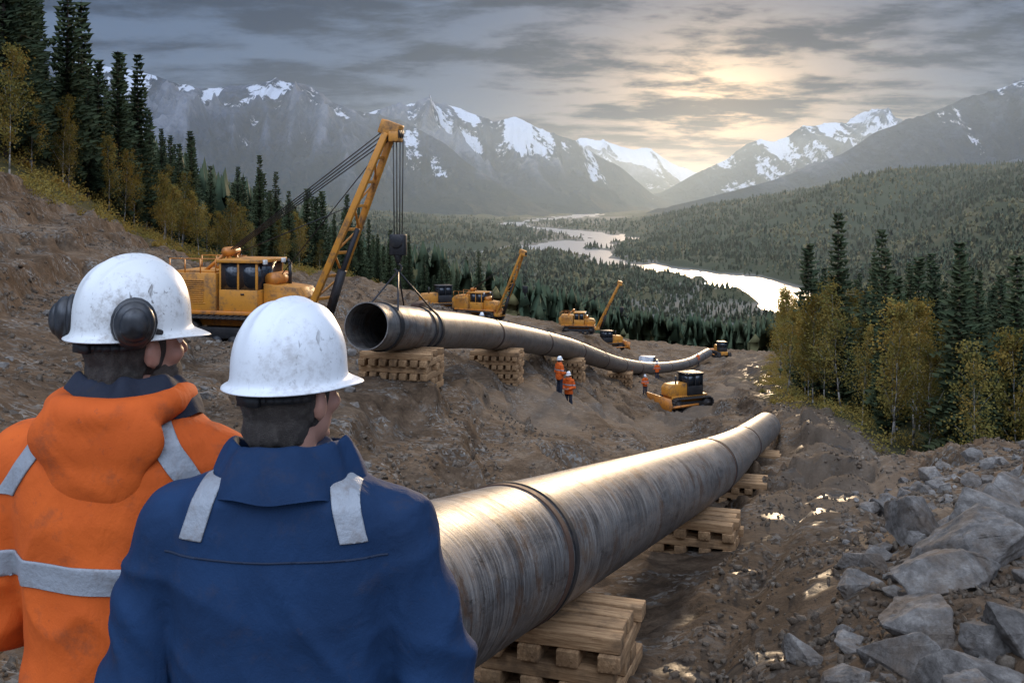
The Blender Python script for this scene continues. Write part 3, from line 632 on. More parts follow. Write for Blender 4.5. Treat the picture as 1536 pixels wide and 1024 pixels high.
def helmet(parent,c,yaw,mat,muffs=False):
    R=Matrix.Rotation(yaw,3,'Z'); nu=96; prof=[]; 
    for i in range(17):
        t=i/16*math.pi/2; prof.append((math.sin(t)**.92,math.cos(t)**.85,0))
    prof+= [(1.005,-.06,0),(1.03,-.13,.0),(1.05,-.15,.35),(1.06,-.18,1.0),(1.05,-.21,1.0),(1.0,-.19,.3),(.96,-.1,0)]
    V=[];F=[]
    for (r,h,br) in prof:
        for j in range(nu):
            a=2*math.pi*j/nu; dx,dy=math.cos(a),math.sin(a); fr=max(0,dy)**2
            ext=br*(.011+.032*fr+.003*(1-abs(dy)))
            x=dx*(.106*r+ext); y=dy*(.127*r+ext); z=.140*h
            if h>0:
                rid=math.exp(-(x/.012)**2)*.008*min(1,h*2)+ (math.exp(-((abs(x)-.040)/.008)**2))*.006*min(1,h*1.7)
                z+=rid
            z-=br*.014*fr
            V.append(R@Vector((x,y,z))+Vector(c))
    n=len(prof)
    for i in range(n-1):
        for j in range(nu): F.append((i*nu+j,(i+1)*nu+j,(i+1)*nu+(j+1)%nu,i*nu+(j+1)%nu))
    h=MB().add(V,F).obj("hard_hat",mat,parent,smooth=True); md=h.modifiers.new('sub','SUBSURF'); md.levels=1; md.render_levels=1
    m=MB()
    for i in range(14):
        a0=math.radians(200+140*i/14); a1=math.radians(200+140*(i+1)/14); f=lambda a:R@Vector((.094*math.cos(a),.112*math.sin(a),-.042))+Vector(c); m.beam(f(a0),f(a1),.004,.014)
    m.box(R@Vector((0,-.115,-.042))+Vector(c),(.05,.014,.022),0,R); m.obj("headband",M_blk,h)
    if muffs:
        for sg,an in ((-1,38),(1,60)):
            a=-math.pi/2+sg*math.radians(an); d=R@Vector((math.cos(a),math.sin(a),0)); ctr=Vector(c)+d*.134+Vector((0,0,.010)); q=d.to_track_quat('Z','Y').to_matrix()
            m=MB(); m.ell(ctr,(.041,.049,.026),q,24,12); m.ell(ctr+d*.013,(.030,.037,.021),q,20,10); m.ell(ctr-d*.014,(.046,.054,.016),q,20,10); mf=m.obj("ear_muff",M_muff,h,smooth=True)
            sd=R@Vector((sg*.108,.0,-.015))+Vector(c)
            MB().cyl(ctr,sd,.006,n=8).obj("muff_arm",M_blk,h)
    return h
def person(loc,yaw,hyaw,jmat,hood,hatmat,muffs,label,stripes,wide=1.0,seed=0,beard=False,sc_=1.0,seam=False):
    root=empty("person",loc,yaw,sc_); HC=Vector((0,.015,1.665)); R=Matrix.Rotation(hyaw,3,'Z')
    def h(x,y,z): return HC+R@Vector((x,y,z))
    b=MB(); E=lambda x,y,z,r:b.ell(h(x,y,z),r,R,20,14)
    E(0,-.005,.03,(.077,.097,.093)); E(0,.025,-.045,(.058,.074,.072)); b.cap(h(0,.095,.018),h(0,.116,-.016),.009,.015); E(0,.078,.034,(.052,.022,.013))
    E(0,.094,-.05,(.025,.012,.006)); E(0,.092,-.06,(.022,.012,.006)); E(0,.083,-.09,(.026,.024,.02))
    for s in (-1,1): E(s*.08,-.008,-.008,(.011,.021,.033)); E(s*.088,-.016,.0,(.008,.013,.026)); E(s*.042,.06,-.015,(.027,.03,.026))
    b.cap(h(0,-.02,-.05),(0,-.01,1.48),.058,.066)
    b.loft([(.84,.15,.10,0),(.95,.165,.11,0),(1.1,.14,.095,0),(1.28,.165,.11,0),(1.40,.16,.10,0),(1.47,.10,.08,-.005),(1.51,.05,.05,-.005)],24,2.2)
    J={}
    for s in (-1,1):
        sh=Vector((s*.165*wide,0,1.40)); el=Vector((s*.270*wide,-.01,1.13)); wr=Vector((s*.15,.26,1.06))
        b.cap(sh,el,.05,.042); b.cap(el,wr,.042,.028)
        dr=(Vector((0,.33,1.04))-wr).normalized(); up=Vector((0,0,1)); lat=dr.cross(up).normalized()*s
        pc=wr+dr*.055; b.ell(pc,(.045,.018,.038),(dr.to_track_quat('X','Z')).to_matrix(),14,10)
        for i,(o,L) in enumerate(((.03,.07),(.010,.08),(-.010,.074),(-.028,.058))):
            k0=pc+dr*.035+up*o; k1=k0+dr*L*.5+lat*-.012; k2=k1+(dr*.4-lat*.8).normalized()*L*.3; k3=k2+(-lat-dr*.3).normalized()*L*.25
            b.cap(k0-dr*.02,k1,.0095,.009); b.cap(k1,k2,.009,.0085); b.cap(k2,k3,.0085,.0075)
        t0=wr+dr*.025+up*.03; t1=t0+dr*.03+up*.03-lat*.01; t2=t1+dr*.03+up*.008-lat*.01; b.cap(t0,t1,.012,.0105); b.cap(t1,t2,.0105,.009)
        hp=Vector((s*.095,0,.90)); kn=Vector((s*.11,.02,.50)); an=Vector((s*.12,-.02,.09)); b.cap(hp,kn,.085,.055); b.cap(kn,an,.055,.038); b.cap(an+Vector((0,0,-.03)),an+Vector((0,.15,-.045)),.04,.03)
        J[s]=(sh,el,wr,hp,kn,an)
    bme=remesh(b,"body",.0075,3); body=mkobj("body",bme,M_skin,root)
    for s in (-1,1):
        m=MB(); m.ell(h(s*.032,.083,.012),(.013,.011,.011),None,14,10); m.obj("eye",M_eye,body,smooth=True)
    m=MB(); m.ell(h(0,-.018,.012),(.0845,.094,.092),R,24,16); m.ell(h(0,-.045,-.05),(.070,.058,.060),R,20,14)
    me=remesh(m,"hair",.0055,2); c,n=getco(me); setco(me,c+n*(n3(c*np.array([110,110,30.]),seed)*.005)[:,None])
    bm=bmesh.new(); bm.from_mesh(me); fd=R@Vector((0,1,0)); bmesh.ops.bisect_plane(bm,geom=bm.verts[:]+bm.edges[:]+bm.faces[:],plane_co=h(0,.03,0),plane_no=fd,clear_outer=True); bm.to_mesh(me); bm.free(); mkobj("hair",me,M_hair,body)
    if beard:
        m=MB(); m.ell(h(0,.035,-.062),(.064,.072,.058),R,22,14); me=remesh(m,"beard",.006,1); c,n=getco(me); setco(me,c+n*(n3(c*70,seed)*.004)[:,None]); mkobj("beard",me,M_beard,body)
    t=MB(); t.loft([(.82,.16,.125,0),(.9,.18,.135,0),(1.0,.175,.13,0),(1.05,.165,.125,0)],24)
    for s in (-1,1):
        sh,el,wr,hp,kn,an=J[s]; t.cap(hp,kn,.11,.082); t.cap(kn,an+Vector((0,0,.03)),.082,.07)
    me=remesh(t,"trousers",.014,4); wrinkle(me,1.0,seed+5); mkobj("trousers",me,M_trous,body)
    for s in (-1,1):
        an=J[s][5]; t=MB(); t.cap(an+Vector((0,0,.12)),an+Vector((0,-.01,-.02)),.058,.056); t.cap(an+Vector((0,-.02,-.035)),an+Vector((0,.16,-.045)),.054,.044); me=remesh(t,"boot",.009,3)
        c,n=getco(me); c[:,2]=np.maximum(c[:,2],.0); setco(me,c); mkobj("boot",me,M_boot,body)
    t=MB(); W=wide
    t.loft([(.78,.205*W,.16,0),(.9,.215*W,.17,0),(1.05,.205*W,.165,0),(1.2,.215*W,.165,-.005),(1.34,.23*W,.16,-.01),(1.435,.235*W,.145,-.012),(1.49,.205*W,.128,-.012),(1.53,.15*W,.11,-.01),(1.565,.10,.098,-.005),(1.585,.088,.092,0)],32,2.5)
    for s in (-1,1):
        sh,el,wr,*_=J[s]; sh2=Vector((s*.205*W,-.005,1.412)); mid=Vector((s*.255*W,-.012,1.27)); e2=Vector((s*.285*W,-.01,1.10))
        t.cap(Vector((s*.12*W,-.005,1.458)),sh2,.078,.100); t.cap(sh2,mid,.100,.088); t.cap(mid,e2,.088,.080); t.cap(e2,wr+Vector((0,-.02,0)),.080,.052)
    me=remesh(t,"jacket",.0070,10); wrinkle(me,1.0,seed+20); me=resmooth(me,"jacket",5); jk=mkobj("jacket",me,jmat,body)
    if hood:
        t=MB(); n=20
        for i in range(n):
            a0=2*math.pi*i/n; a1=2*math.pi*(i+1)/n
            def q(a): bk=max(0,-math.sin(a)); return Vector((math.cos(a)*(.118+.03*bk),math.sin(a)*.110-.022*bk-.01,1.570-.024*bk-.02*max(0,math.sin(a))))
            def rr(a): return .034+.012*max(0,-math.sin(a))
            t.cap(q(a0),q(a1),rr(a0),rr(a1))
        t.ell((0,-.138,1.50),(.16,.045,.095)); t.ell((0,-.138,1.435),(.12,.040,.09))
        me=remesh(t,"hood",.0070,12); wrinkle(me,1.0,seed+40); me=resmooth(me,"hood",5); mkobj("hood",me,jmat,jk)
        cm=M_trous; z0,z1,rt=1.53,1.612,.082
    else: cm=jmat; z0,z1,rt=1.495,1.588,.094
    V=[];F=[];nu=60;prof=[(rt+.058,z0),(rt+.044,z0+.035),(rt+.024,z1-.02),(rt+.010,z1),(rt-.002,z1),(rt-.004,z0+.05),(rt,z0)]
    for (r,z) in prof:
        for j in range(nu):
            a=2*math.pi*j/nu; w=n3(np.array([[math.cos(a)*3.4,math.sin(a)*3.4,z*18]]),seed+77)[0]*.013; V.append((math.cos(a)*(r*1.08+w),math.sin(a)*(r+w)+.0,z-.028*max(0,math.sin(a))+w))
    for i in range(len(prof)-1):
        for j in range(nu): F.append((i*nu+j,i*nu+(j+1)%nu,(i+1)*nu+(j+1)%nu,(i+1)*nu+j))
    o=MB().add(V,F).obj("collar",cm,jk,smooth=True); md=o.modifiers.new('s','SUBSURF'); md.levels=1
    jm=jk.data
    for planes in stripes: strip(jm,planes,.004,"reflective_stripe",M_refl,jk)
    if seam: strip(jm,[((0,0,1.392),(0,0,1)),((0,0,1.3885),(0,0,-1)),((0,-.02,0),(0,1,0)),((.215,0,0),(1,0,0)),((-.215,0,0),(-1,0,0))],.002,"back_seam",M_seam,jk)
    helmet(body,HC+Vector((0,0,.055))+R@Vector((0,-.005,0)),hyaw,hatmat,muffs)
    tag(root,label,"person"); return root
def slab(p,n,w):
    p=Vector(p); n=Vector(n).normalized(); return [(p+n*w/2,n),(p-n*w/2,-n)]
back=[((0,-.02,0),(0,1,0))]
bl=[]
for s in (-1,1): bl.append(slab((s*.155,0,1.42),(1,0,s*.28),.046)+[((0,0,1.525),(0,0,1)),((0,0,1.42),(0,0,-1)),((0,-.03,0),(0,1,0))])
blue=person((-.445,2.0,gz(-.43,2)),math.radians(-3),math.radians(-26),M_blue,False,M_hat2,False,"person in navy jacket and white hard hat, seen from behind",bl,1.02,3,seam=True)
orr=[[((0,0,1.255),(0,0,1)),((0,0,1.20),(0,0,-1))]]
for s in (-1,1): orr.append(slab((s*.17,0,1.44),(1,0,s*.75),.040)+[((0,0,1.56),(0,0,1)),((0,0,1.375),(0,0,-1))]+back)
orp=person((-.845,2.22,gz(-.89,2.22)),math.radians(-8),math.radians(-30),M_orange,True,M_hat,True,"person in orange hooded jacket, white hard hat and ear muffs",orr,1.02,13,True,1.035)
wk=person((2.9,45,0),math.radians(150),0,M_orange,False,M_hat2,False,"worker in orange high-visibility jacket standing on the dirt",orr[:1],1.0,33)
wk.location=on(2.55,45); wk.scale=(.94,)*3; wk["group"]="workers on the construction site"
for x,y,a in ((2.1,44.2,-60),(9.0,88,10),(11.3,85,200),(10.3,90,90),(26,140,0),(-1.5,50,40),(10.9,92,30),(3.0,72,80),(14.5,100,0)):
    c=copy_thing(wk); c.location=on(x,y); c.rotation_euler=(0,0,math.radians(a))
# ------------------------------------------------------------ trees
def spruce_mesh(h,rmax,seed):
    rd=random.Random(seed); V=[];F=[];tint=[]
    lv=int(h*3.8)
    for i in range(lv):
        u=i/lv; z=h*(.05+.945*u); Rl=rmax*(1-u)**.8*rd.uniform(.6,1.12)*(.55+.45*min(1,u*6)) +.06
        nb=max(4,int(10*(1-u)+3)); a0=rd.random()*6.28
        for b in range(nb):
            if rd.random()<.10: continue
            a=a0+6.283*b/nb+rd.uniform(-.25,.25); dr=Vector((math.cos(a),math.sin(a),0)); pp=Vector((-dr.y,dr.x,0)); L=Rl*rd.uniform(.7,1.15); n=max(1,int(L/.3)); tt=rd.random()
            for k in range(n+1):
                r=L*(k+.3)/(n+1); dz=.12*r-.42*r*r/max(rmax,1) ; c=dr*r+Vector((0,0,z+dz)); wd=.19*(1.2-.5*r/max(L,.1))*rd.uniform(.7,1.4); ln=.32*rd.uniform(.7,1.3)
                b0=len(V); dn=rd.uniform(.05,.26)
                V+=[c-dr*.14,c+pp*wd+Vector((0,0,-dn)),c+dr*ln+Vector((0,0,-.1*dn)),c-pp*wd+Vector((0,0,-dn*rd.uniform(.5,1.3)))]
                F+=[(b0,b0+1,b0+2),(b0,b0+2,b0+3)]; tint+=[tt*.6]*4
                if rd.random()<.6:
                    b0=len(V); V+=[c+dr*-.1,c+dr*ln*.8,c+dr*ln*.3+Vector((0,0,-dn-.15))]; F+=[(b0,b0+1,b0+2)]; tint+=[0]*3
    me=raw_mesh("crown",[tuple(v) for v in V],np.array(F)); fattr(me,'tint',tint); me.materials.append(M_spruce)
    t=MB(); t.cyl((0,0,-.6),(0,0,h*.5),.013*h+.02,.008*h,8); t.cyl((0,0,h*.5),(0,0,h*.98),.008*h,.01,8); tm=t.mesh("trunk",True); tm.materials.append(M_bark); return tm,me
def birch_mesh(h,seed):
    rd=random.Random(seed); t=MB(); V=[];F=[];tint=[]; cl=[]
    for s in range(rd.choice((1,1,2))):
        bx=Vector((rd.uniform(-.25,.25),rd.uniform(-.25,.25),-.5)) if s else Vector((0,0,-.5)); lean=Vector((rd.uniform(-.08,.08),rd.uniform(-.08,.08),1)); p=bx; r=.009*h; H=h*rd.uniform(.85,1)
        n=9
        for i in range(n):
            q=p+Vector((lean.x*H/n+rd.uniform(-.08,.08),lean.y*H/n+rd.uniform(-.08,.08),(H+.5)/n)); r2=r*.8; t.cyl(p,q,r,r2,7); 
            if i>=2:
                for b in range(4):
                    a=rd.random()*6.28; L=h*.13*(1.2-i/n)*rd.uniform(.5,1.3)+.15; e=q+Vector((math.cos(a)*L,math.sin(a)*L,L*rd.uniform(.4,1.4))); t.cyl(p+(q-p)*rd.random(),e,r2*.35,.006,5); cl+=[(e,L*.42+.08),(p+(e-p)*.6,L*.36+.05)]
            p=q;r=r2
        cl.append((p,.3))
    for (c,R) in cl:
        tt=rd.random()**2; m=int(30+56*R)
        for k in range(m):
            d=Vector((rd.gauss(0,1),rd.gauss(0,1),rd.gauss(0,1.2)))*R*.6; o=c+d; s=rd.uniform(.04,.09); u=Vector((rd.uniform(-1,1),rd.uniform(-1,1),rd.uniform(-1,1))).normalized(); w=u.orthogonal().normalized(); b0=len(V)
            V+=[o-u*s,o+w*s*.75,o+u*s,o-w*s*.75]; F.append((b0,b0+1,b0+2,b0+3)); tint+=[tt]*4
    me=raw_mesh("crown",[tuple(v) for v in V],np.array(F)); fattr(me,'tint',tint); me.materials.append(M_birch)
    tm=t.mesh("trunk",True); tm.materials.append(M_birchbark); return tm,me
SP=[spruce_mesh(h,r,s) for h,r,s in ((13,1.9,1),(11,1.7,2),(14,1.7,3),(9,1.5,4),(12,1.4,5))]; SPH=[13,11,14,9,12]
BI=[birch_mesh(h,s) for h,s in ((8,11),(7,12),(9,13),(8,14),(6.5,15))]; BIH=[8,7,9,8,6.5]
def tree(kind,x,y,h):
    if kind=='s': i=random.randrange(5); tm,cm=SP[i]; s=h/SPH[i]; nm="spruce_tree"; lb="tall dark narrow spruce tree in the forest"; gr="spruce trees on the slopes"
    else: i=random.randrange(5); tm,cm=BI[i]; s=h/BIH[i]; nm="birch_tree"; lb="birch tree with golden olive autumn leaves on slope"; gr="birch trees along the forest edge"
    r=empty(nm,(x,y,gz(x,y)),random.random()*6.28,s); r.scale=(s*random.uniform(.9,1.12),s*random.uniform(.9,1.12),s); tag(r,lb,nm.split('_')[0]+" tree",gr)
    for n_,m_ in (("trunk",tm),("crown",cm)):
        o=bpy.data.objects.new(n_,m_); COL.objects.link(o); o.parent=r
def scatter(n,x0,x1,y0,y1,test,mind):
    out=[];tr=0
    while len(out)<n and tr<n*60:
        tr+=1; y=y0+(y1-y0)*random.random(); x=x0+(x1-x0)*random.random()
        if not test(x,y): continue
        if any((x-a)**2+(y-b_)**2<mind**2 for a,b_ in out): continue
        out.append((x,y))
    return out
xl=lambda y:float(np.interp(y,*XL)); xr=lambda y:float(np.interp(y,*XR))
for x,y in scatter(42,-40,-12,44,125,lambda x,y: x<xl(y)-.3 and x>xl(y)-7 and x/y>-.56,1.7): tree('b',x,y,random.uniform(4.0,7.0))
for x,y in scatter(140,-75,-4,60,190,lambda x,y: x<xl(y)-2 and x>xl(y)-24 and x/y>-.56,2.0): tree('s',x,y,random.uniform(6,13))
for x,y in scatter(36,-45,-27,50,84,lambda x,y: x<xl(y)-3 and x/y>-.56,1.8): tree('s',x,y,random.uniform(7,15))
for x,y in scatter(24,18,40,42,72,lambda x,y: x>xr(y)+1.2 and x<xr(y)+9 and x/y<.56,2.1): tree('b',x,y,random.uniform(5.0,8.0))
for x,y in scatter(34,18,60,62,130,lambda x,y: x>xr(y)+.5 and x<xr(y)+9 and x/y<.56,2.5): tree('b',x,y,random.uniform(6,9))
for x,y in scatter(34,18,42,44,82,lambda x,y: x>xr(y)+2.2 and x<xr(y)+14 and x/y<.56,1.9): tree('s',x,y,random.uniform(8,13))
for x,y in scatter(90,22,130,75,215,lambda x,y: x>xr(y)+2 and x/y<.56,2.6): tree('s',x,y,random.uniform(8,13.5))
# far forest as one mass
N=78000; s_=rng.uniform(-.62,.62,N); t_=rng.uniform(math.log(125),math.log(4200),N); yv=np.exp(t_)-4; xv=s_*(yv+4)
bm_=bare_mask(xv,yv); rd=river_d(xv,yv); gzv=ground(xv,yv); keep=(bm_<.25)&((rd>14)|(yv<550))&(gzv>-99.5)&((yv>205)|((xv<np.interp(yv,*XL)-22)|(xv>150)|(yv>185)))
xv,yv,gzv,rd=xv[keep],yv[keep],gzv[keep],rd[keep]; N=len(xv)
hh=rng.uniform(5.5,13.5,N)*np.where(yv>1500,1.25,1.0)
near=(yv>380)&(yv<1000)&(xv/yv>.12)&(xv/yv<.42); hh=np.where(near,hh*.65,hh); hh=np.where(rd<60,hh*.7,hh)
ww=hh*rng.uniform(.12,.2,N)*np.where(yv>900,1.3,1)
dec=(n2(xv/90,yv/160,401)+rng.uniform(-.7,.7,N)>.36); hh=np.where(dec,hh*.62,hh); ww=np.where(dec,hh*.30,ww)
rings=[(.03,.75),(.16,1.0),(.42,.62),(.40,.85),(.72,.32),(.70,.48)]; ns=5; K=len(rings)*ns+1
ang=np.arange(ns)/ns*2*np.pi
V=np.zeros((N,K,3)); rot=rng.uniform(0,6.28,N)
for ri,(z,r) in enumerate(rings):
    rr=np.where(dec,[.5,.95,1.0,1.0,.75,.75][ri],r)[:,None]*rng.uniform(.6,1.25,(N,ns))*ww[:,None]
    V[:,ri*ns:(ri+1)*ns,0]=rr*np.cos(ang[None]+rot[:,None]); V[:,ri*ns:(ri+1)*ns,1]=rr*np.sin(ang[None]+rot[:,None]); V[:,ri*ns:(ri+1)*ns,2]=hh[:,None]*(z+rng.uniform(-.04,.04,(N,ns)))
V[:,K-1,2]=hh
V+=np.stack([xv,yv,gzv-.5],1)[:,None]
fs=[]
for ri in range(5):
    for j in range(ns): fs+= [(ri*ns+j,ri*ns+(j+1)%ns,(ri+1)*ns+(j+1)%ns),(ri*ns+j,(ri+1)*ns+(j+1)%ns,(ri+1)*ns+j)]
for j in range(ns): fs.append((5*ns+j,5*ns+(j+1)%ns,K-1))
fs=np.array(fs); FF=(fs[None]+(np.arange(N)*K)[:,None,None]).reshape(-1,3)
me=raw_mesh("forest",V.reshape(-1,3),FF); fattr(me,'tint',np.repeat(np.where(dec,rng.uniform(.4,1,N),rng.uniform(0,.25,N)),K))
tag(mkobj("forest",me,M_far),"dense dark spruce and golden birch forest covering the valley","forest",kind="stuff")
V=[];F=[];tint=[]
cs_=[(x,y) for x,y in scatter(190,-32,-6,38,130,lambda x,y: abs(x-xl(y)+.5)<3 and x/y>-.57,.6)]+[(x,y) for x,y in scatter(200,14,60,33,140,lambda x,y: xr(y)-1.2<x<xr(y)+5 and x/y<.57,.8)]
zz=ground([c[0] for c in cs_],[c[1] for c in cs_])
for (x,y),z in zip(cs_,zz):
    R=random.uniform(.3,.9); tt=random.random()
    for k in range(150):
        o=Vector((x+random.gauss(0,.5)*R,y+random.gauss(0,.5)*R,z+abs(random.gauss(.2,.45))*R)); s=random.uniform(.035,.08); u=Vector((random.uniform(-1,1),random.uniform(-1,1),random.uniform(-1,1))).normalized(); w_=u.orthogonal().normalized(); b0=len(V)
        V+=[o-u*s,o+w_*s*.7,o+u*s,o-w_*s*.7]; F.append((b0,b0+1,b0+2,b0+3)); tint+=[tt]*4
me=raw_mesh("undergrowth",[tuple(v) for v in V],np.array(F)); fattr(me,'tint',tint); tag(mkobj("undergrowth",me,M_birch),"low olive and rust shrubs along the forest edge","shrubs",kind="stuff")
# ------------------------------------------------------------ rocks
def rock_mesh(seed,n=16,flat=.7,bev=.03):
    rd=random.Random(seed); bm=bmesh.new()
    for i in range(n):
        v=Vector((rd.gauss(0,1),rd.gauss(0,1),rd.gauss(0,1))).normalized()*rd.uniform(.85,1.15); v=Vector([max(-.8,min(.8,q)) for q in v]); bm.verts.new((v.x,v.y*.8,v.z*flat))
    r=bmesh.ops.convex_hull(bm,input=bm.verts[:]); bmesh.ops.delete(bm,geom=[e for e in r['geom_interior'] if isinstance(e,bmesh.types.BMVert)],context='VERTS')
    bmesh.ops.dissolve_limit(bm,angle_limit=math.radians(9),verts=bm.verts[:],edges=bm.edges[:])
    if bev: bmesh.ops.bevel(bm,geom=bm.edges[:],offset=bev,segments=1,affect='EDGES'); 
    bmesh.ops.triangulate(bm,faces=bm.faces[:])
    if bev:
        for _ in range(3):
            bmesh.ops.subdivide_edges(bm,edges=[e for e in bm.edges if e.calc_length()>.10],cuts=1,use_grid_fill=True); bmesh.ops.triangulate(bm,faces=bm.faces[:])
    me=bpy.data.meshes.new("rock"); bm.to_mesh(me); bm.free()
    if bev:
        c,n_=getco(me); rg=1-np.abs(n3(c*5.5,seed+3)); setco(me,c+n_*(n3(c*3,seed)*.03+rg*rg*.03+n3(c*13,seed+1)*.018)[:,None])
    return me
RM=[]
for s in range(10):
    m_=rock_mesh(100+s,15 if s%2 else 11,random.uniform(.6,.9),.016); m_.materials.append(M_rock); RM.append(m_)
def rock(x,y,s,sink=.33,lab="angular grey-brown boulder embedded in broken rubble"):
    o=bpy.data.objects.new("rock",random.choice(RM)); COL.objects.link(o); o.location=(x,y,gz(x,y)+s*(.45-sink)); o.scale=(s*random.uniform(.85,1.3),s*random.uniform(.8,1.2),s*random.uniform(.7,1)); o.rotation_euler=(random.uniform(-.5,.5),random.uniform(-.5,.5),random.random()*6.28)
    tag(o,lab,"rock","boulders and rocks beside the trench")
for x,y,s in ((2.75,7.2,.42),(3.3,8.0,.5),(3.9,8.9,.62),(2.3,6.0,.34),(3.0,6.3,.5),(1.9,6.6,.3),(2.7,5.7,.36),(4.4,9.6,.55),(5.2,10.6,.6),(4.6,11.4,.5),(1.45,6.3,.25),(3.4,9.6,.35),(2.4,8.1,.3),(5.9,12.2,.55),(3.1,5.4,.4),(2.0,5.4,.3),(6.6,13.2,.5),(3.6,7.2,.45)): rock(x,y,s)
for x,y in scatter(240,1.2,13,5.5,24,lambda x,y: x>np.interp(y,[5,9,20,30],[1.4,2.9,6.8,10]) and x/y<.56,.25): rock(x,y,min(.40,.05+abs(random.gauss(0,.12))))
for x,y in scatter(100,-14,1,17,38,lambda x,y: x<np.interp(y,[17,24,34],[-1,-3.5,-5]) and x/y>-.56,.4): rock(x,y,random.uniform(.06,.26),.42,"broken stone embedded in the brown excavated bank")
BR=[]
for s in range(6):
    m_=rock_mesh(300+s,9,.7,0); c,_=getco(m_); fl=[tuple(p.vertices) for p in m_.polygons]; BR.append((c,np.array(fl)))
Vs=[];Fs=[];b0=0
n=56000; ss=rng.uniform(-.54,.54,n); ty=rng.uniform(math.log(9),math.log(105),n); yy=np.exp(ty)-4; xx=ss*(yy+4)
px=np.interp(yy,[5,8.6,21,33,44],[-1,0,4.1,7.6,11.2]); hx=np.interp(yy,[34,45,58,75,100,140],[0,2.6,6.5,14.5,23,33]); ok=(bare_mask(xx,yy)>.5)&((np.abs(xx-px)>1.0)|(yy>45))&(yy>5)&((np.abs(xx-hx)>1.8)|(yy<36))
cl=n2(xx*.6,yy*.4,777)+rng.uniform(-.6,.6,n)+.8*((xx-px)>2.8+0*xx); ok&=cl>.05
xx,yy=xx[ok],yy[ok]; zz=ground(xx,yy)
for i in range(len(xx)):
    c,f=BR[i%6]; s=min(.22,(.010+.024*abs(random.gauss(0,1)))*(1+yy[i]*.03)); q=Quaternion((random.random()-.5,random.random()-.5,random.random()-.5,random.random()-.5)).normalized().to_matrix()
    Vs.append((c*s)@np.array(q).T+np.array([xx[i],yy[i],zz[i]+s*.1])); Fs.append(f+b0); b0+=len(c)
me=raw_mesh("rubble",np.concatenate(Vs),np.concatenate(Fs)); tag(mkobj("rubble",me,M_rub2),"loose broken brown and grey stones scattered over excavated ground","rubble",kind="stuff")
# ------------------------------------------------------------ haze in the valley air
m,nt,b=newmat("valley_haze"); nt.nodes.remove(b); k=NT(nt); vs=k.n('ShaderNodeVolumeScatter'); vs.inputs['Color'].default_value=(.60,.80,1,1); vs.inputs['Density'].default_value=5.2e-5; vs.inputs['Anisotropy'].default_value=.58
k.l(vs.outputs[0],nt.nodes['Material Output'].inputs['Volume'])
o=MB().bb(-14000,14000,300,20000,-130,480).obj("haze",m); tag(o,"thin bluish golden haze filling the valley air","haze",kind="structure")
# ------------------------------------------------------------ sky and sun
SAZ=math.radians(12); SEL=math.radians(9)
sd=Vector((math.sin(SAZ)*math.cos(SEL),math.cos(SAZ)*math.cos(SEL),math.sin(SEL)))
wd=bpy.data.worlds.new("World"); sc.world=wd; wd.use_nodes=True; nt=wd.node_tree; k=NT(nt); bg=nt.nodes['Background']
sky=k.n('ShaderNodeTexSky'); sky.sky_type='NISHITA'; sky.sun_disc=False; sky.sun_elevation=SEL; sky.sun_rotation=SAZ; k.l(sky.outputs[0],bg.inputs[0]); bg.inputs[1].default_value=.05
dr=k.vm('NORMALIZE',k.n('ShaderNodeTexCoord').outputs['Generated']); sx=k.n('ShaderNodeSeparateXYZ'); k.l(dr,sx.inputs[0])
zc=k.math('ADD',k.math('MAXIMUM',sx.outputs[2],0),.14); cv=k.n('ShaderNodeCombineXYZ'); k.l(k.math('DIVIDE',sx.outputs[0],zc),cv.inputs[0]); k.l(k.math('DIVIDE',sx.outputs[1],zc),cv.inputs[1])
c0=k.vm('MULTIPLY',cv.outputs[0],(.85,1.15,1))
n1=k.noise(c0,1.15,7,.60,.25); nn2=k.noise(c0,4.6,5,.62,.2)
den=k.math('ADD',k.math('MULTIPLY',n1,.68),k.math('MULTIPLY',nn2,.32))
gd=Vector((.205,1,.098)).normalized()
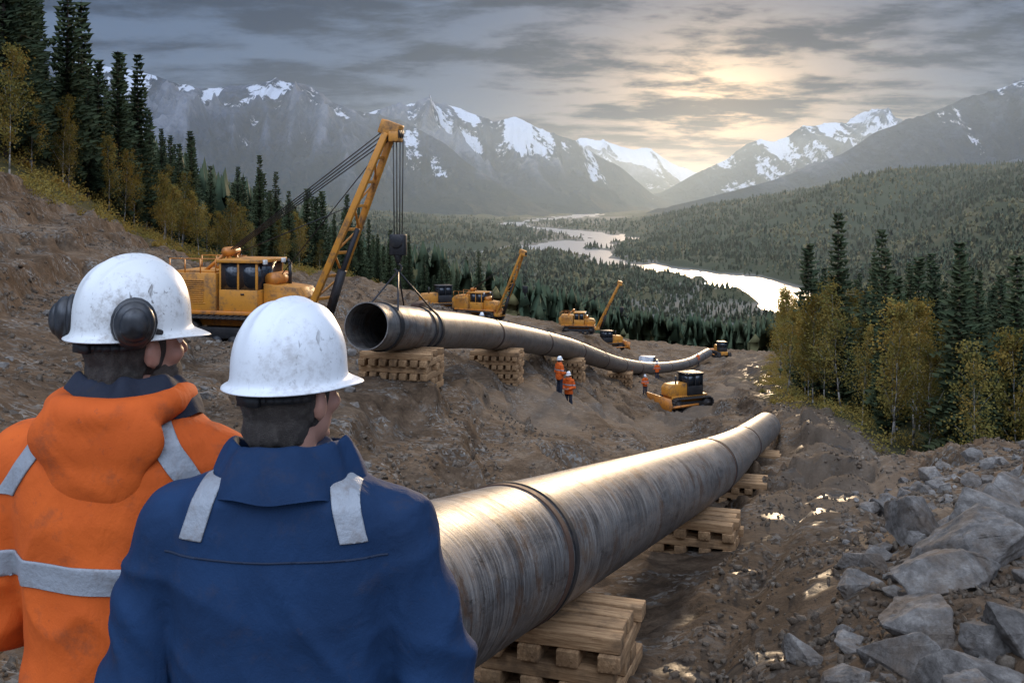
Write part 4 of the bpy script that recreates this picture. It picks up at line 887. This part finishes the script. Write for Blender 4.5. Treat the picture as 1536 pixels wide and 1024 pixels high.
sv=k.vm('MULTIPLY',k.vm('SUBTRACT',dr,tuple(gd)),(1,.8,1.7)); ds=k.vm('LENGTH',sv,out=1); dsq=k.math('MULTIPLY',ds,ds)
def gauss(sig): return k.math('EXPONENT',k.math('MULTIPLY',dsq,-1/(sig*sig)))
g1=gauss(.055); g2=gauss(.135); g3=gauss(.28)
thin=k.mr(den,.56,.44,0,1,True)
base=k.mix(k.mr(den,.42,.57,0,1,True),(.105,.165,.285),(.036,.058,.108))
base=k.mix(k.math('MULTIPLY',g3,.18),base,(.24,.19,.14))
gl=k.math('ADD',k.math('MULTIPLY',g2,.66),k.math('MULTIPLY',g1,.85)); gl=k.math('MULTIPLY',gl,k.mr(thin,0,1,.12,1))
glow=k.vm('SCALE',(1.0,.68,.34),gl)
lowh=k.math('MULTIPLY',k.mr(sx.outputs[2],.09,.0,0,1,True),g3); glow=k.vm('ADD',glow,k.vm('SCALE',(.44,.28,.13),k.math('MULTIPLY',lowh,.85)))
tot=k.vm('ADD',base,glow)
bk=k.mr(sx.outputs[1],.45,-.6,1.0,5.6,True); tot=k.vm('SCALE',tot,bk)  # unseen sky behind the camera brightened as added fill light
ov=k.mr(sx.outputs[2],.25,.8,1,5.0,True); tot=k.vm('SCALE',tot,ov)  # overhead sky, out of view, brightened too as added fill
wm_=k.math('MAXIMUM',k.mr(sx.outputs[2],.3,.8,0,1),k.mr(sx.outputs[1],.4,-.3,0,.8))
tot=k.mix(wm_,tot,k.vm('MULTIPLY',tot,(1.45,1.08,.80)))
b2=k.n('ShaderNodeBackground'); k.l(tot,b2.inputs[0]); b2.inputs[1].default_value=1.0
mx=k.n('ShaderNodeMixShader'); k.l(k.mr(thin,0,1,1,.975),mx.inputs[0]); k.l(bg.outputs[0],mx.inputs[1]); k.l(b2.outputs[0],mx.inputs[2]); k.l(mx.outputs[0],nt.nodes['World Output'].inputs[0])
sl=bpy.data.lights.new("sun",'SUN'); sl.energy=2.7; sl.angle=math.radians(5); sl.color=(1,.75,.48); so=bpy.data.objects.new("sun",sl); COL.objects.link(so); so.rotation_euler=sd.to_track_quat('Z','Y').to_euler()
